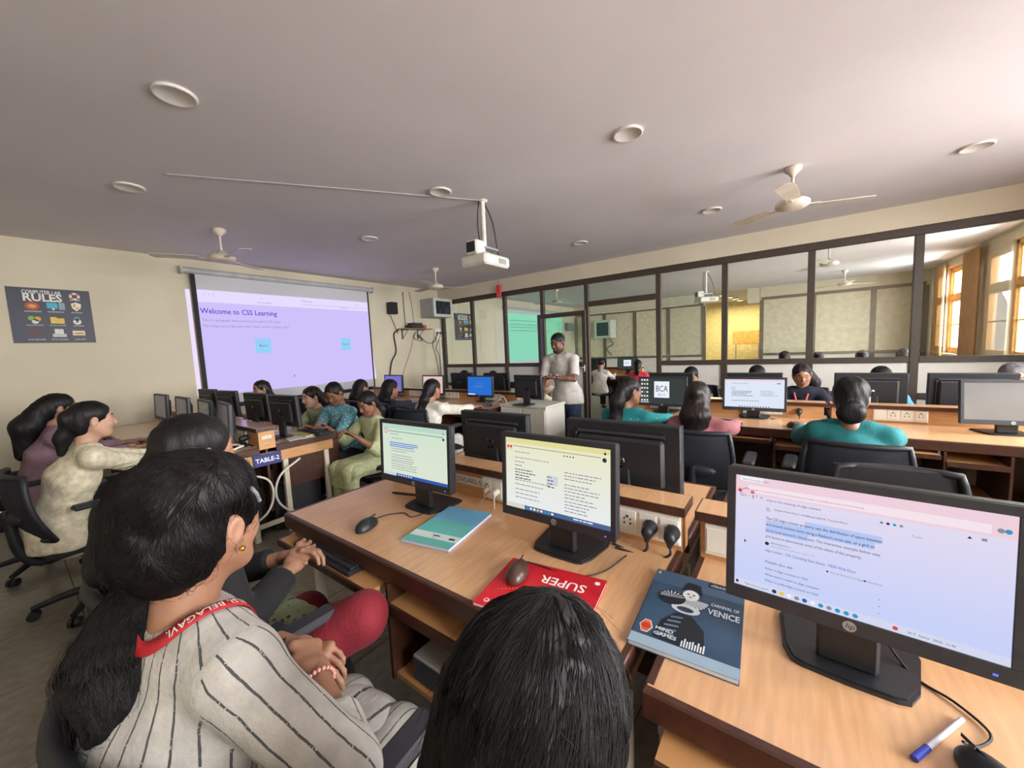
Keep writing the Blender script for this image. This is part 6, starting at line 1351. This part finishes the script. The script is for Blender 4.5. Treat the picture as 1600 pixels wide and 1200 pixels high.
wire('tangle of cables below the rack beyond the doorway', [(XF - .1, 5.3, CH + .2), (XF - .15, 5.15, CH + .0), (XF - .1, 5.4, CH - .15), (XF - .12, 5.2, CH - .4)], .02, CABG, group='cables beyond the glass')
wire('pale pipe along the far wall below the ceiling', [(XF - .1, 2.4, ZC - .28), (XF - .1, 4.5, ZC - .30), (XF - .1, 6.3, ZC - .28)], .025, CABW, group='cables beyond the glass')
pj2 = place(pr, (9.0, 1.5, ZC), .6, 'projector on a ceiling mount behind the glass')
for i, (x, y, lab) in enumerate(((13.9, 1.83, 'glowing warm ceiling lamp in the hall, first'), (14.8, 1.75, 'glowing warm ceiling lamp in the hall, second'), (15.6, 1.66, 'glowing warm ceiling lamp in the hall, third'), (16.4, 1.60, 'glowing warm ceiling lamp in the hall, fourth'))):
    t = thing('hall_lamp', lab, 'lamp', (x, y, ZC), 0, 'warm lamps in the hall'); MB().lathe([(0, 0), (.13, 0), (.11, -.05), (.10, -.05)], 18).build('housing', PWHT, t); MB().lathe([(0, -.055), (.10, -.05)], 18).build('glowing_disc', emit('lamp_warm', '#ffeeb8', 4), t)
t = thing('notice_board', 'yellow-brown board standing on legs in the lit hall', 'board', (16.2, 1.35, 0), PI); MB().box(-.02, .02, -.45, .45, 1.25, 1.75, bev=.01).build('board', mat('board_ply', '#c79a4a', .5, var=.1, scale=10), t)
for y in (-.35, .35): MB().box(-.02, .02, y - .02, y + .02, 0, 1.25).build('leg', SILV, t)
# curtains at the farther window
CUR = mat('curtain_tan', '#b98d5f', .9, var=.12, scale=20, stretch=(8, 8, .3))
for (xa, xb, lab) in ((9.85, 10.55, 'tan curtain left of the bright window beyond the glass'), (11.7, 12.3, 'tan curtain at the far end of the windows beyond the glass')):
    n = 40; xs_ = np.linspace(xa, xb, n); vs = []; 
    for z in (WZ0 - .25, WZ1 + .08):
        for i, x in enumerate(xs_): vs.append((x, YB + .09 + .035 * math.sin(i * 1.25), z))
    for z in (WZ0 - .25, WZ1 + .08):
        for i, x in enumerate(xs_): vs.append((x, YB + .095 + .035 * math.sin(i * 1.25), z))
    fs = [(i, i + 1, n + i + 1, n + i) for i in range(n - 1)] + [(2 * n + i, 3 * n + i, 3 * n + i + 1, 2 * n + i + 1) for i in range(n - 1)]
    t = thing('curtain', lab, 'curtain', (0, 0, 0)); MB().add(vs, fs, 0, True).build('cloth', CUR, t); MB().tube([(xa - .1, YB + .09, WZ1 + .09), (xb + .1, YB + .09, WZ1 + .09)], .012, 8).build('curtain_rod', SILV, t)
TI = table('computer_table', 'computer table beyond the open doorway in the second lab', 8.1, 8.7, 8.8, 9.4, 2.75, 4.35, plates=(0, 0)); TJ = table('computer_table', 'computer table behind the glass panes in the second lab', 8.6, 9.2, 9.3, 9.9, -1.9, 1.3, seats=4, plates=(0, 0))
monitor('dark monitor just inside the open doorway', (8.35, 3.72, DESK), .2, .50, .34, .22, None, None, 'monitors in the second lab', logo=False); monitor('dark monitor with a small white tile beyond the doorway', (8.45, 3.0, DESK), .0, .46, .30, .25, lambda f, w, h: (f.rect(w * .3, h * .25, w * .7, h * .8, WHT, 1), f.text('BCA', w * .5, h * .45, .05, INK2, 2, 'c')), emit('glow_dark_desktop', '#3b423f', 1), 'monitors in the second lab', logo=False)
person('person in white with dark hair seated beyond the open doorway', (7.75, 3.38), 0, (7.92, 3.40, 1.05), look=(0, .2, 0), hands=((8.3, 3.25, .8), (8.3, 3.55, .8)), top='white_cloth', bottom='dark_trousers', vox=.013, nape=False, group='people in the second lab')
person('person with dark ponytail and bright red top beyond the doorway', (7.55, 2.50), 0.2, (7.70, 2.52, 1.02), look=(0, .2, 0), hands=((8.1, 2.4, .8), (8.1, 2.7, .8)), top='red_bright', bottom='dark_trousers', vox=.013, hairs=[([(-.1, 0, 0), (-.14, 0, -.1), (-.13, 0, -.28)], [.035, .04, .02])], group='people in the second lab')
for (y, z, lab, tp) in ((.12, 1.10, 'black-haired head just above the sill behind the glass, left of four', 'black_cloth'), (-.33, 1.07, 'black-haired head just above the sill behind the glass, second of four', 'lilac_cloth'), (-.87, 1.08, 'dark-haired head just above the sill behind the glass, third of four', 'mauve_cloth'), (-1.33, 1.09, 'black-haired head just above the sill behind the glass, right of four', 'navy_cloth')):
    person(lab, (8.0, y), 0, (8.1, y, z), look=(0, .15, 0), hands=((8.6, y - .2, .8), (8.6, y + .2, .8)), top=tp, bottom='dark_trousers', vox=.013, hair_k=1.05, hairs=[([(-.08, 0, 0), (-.12, 0, -.12), (-.12, 0, -.28)], [.06, .06, .03])], group='people in the second lab')
bpy.data.scenes.remove(TS)
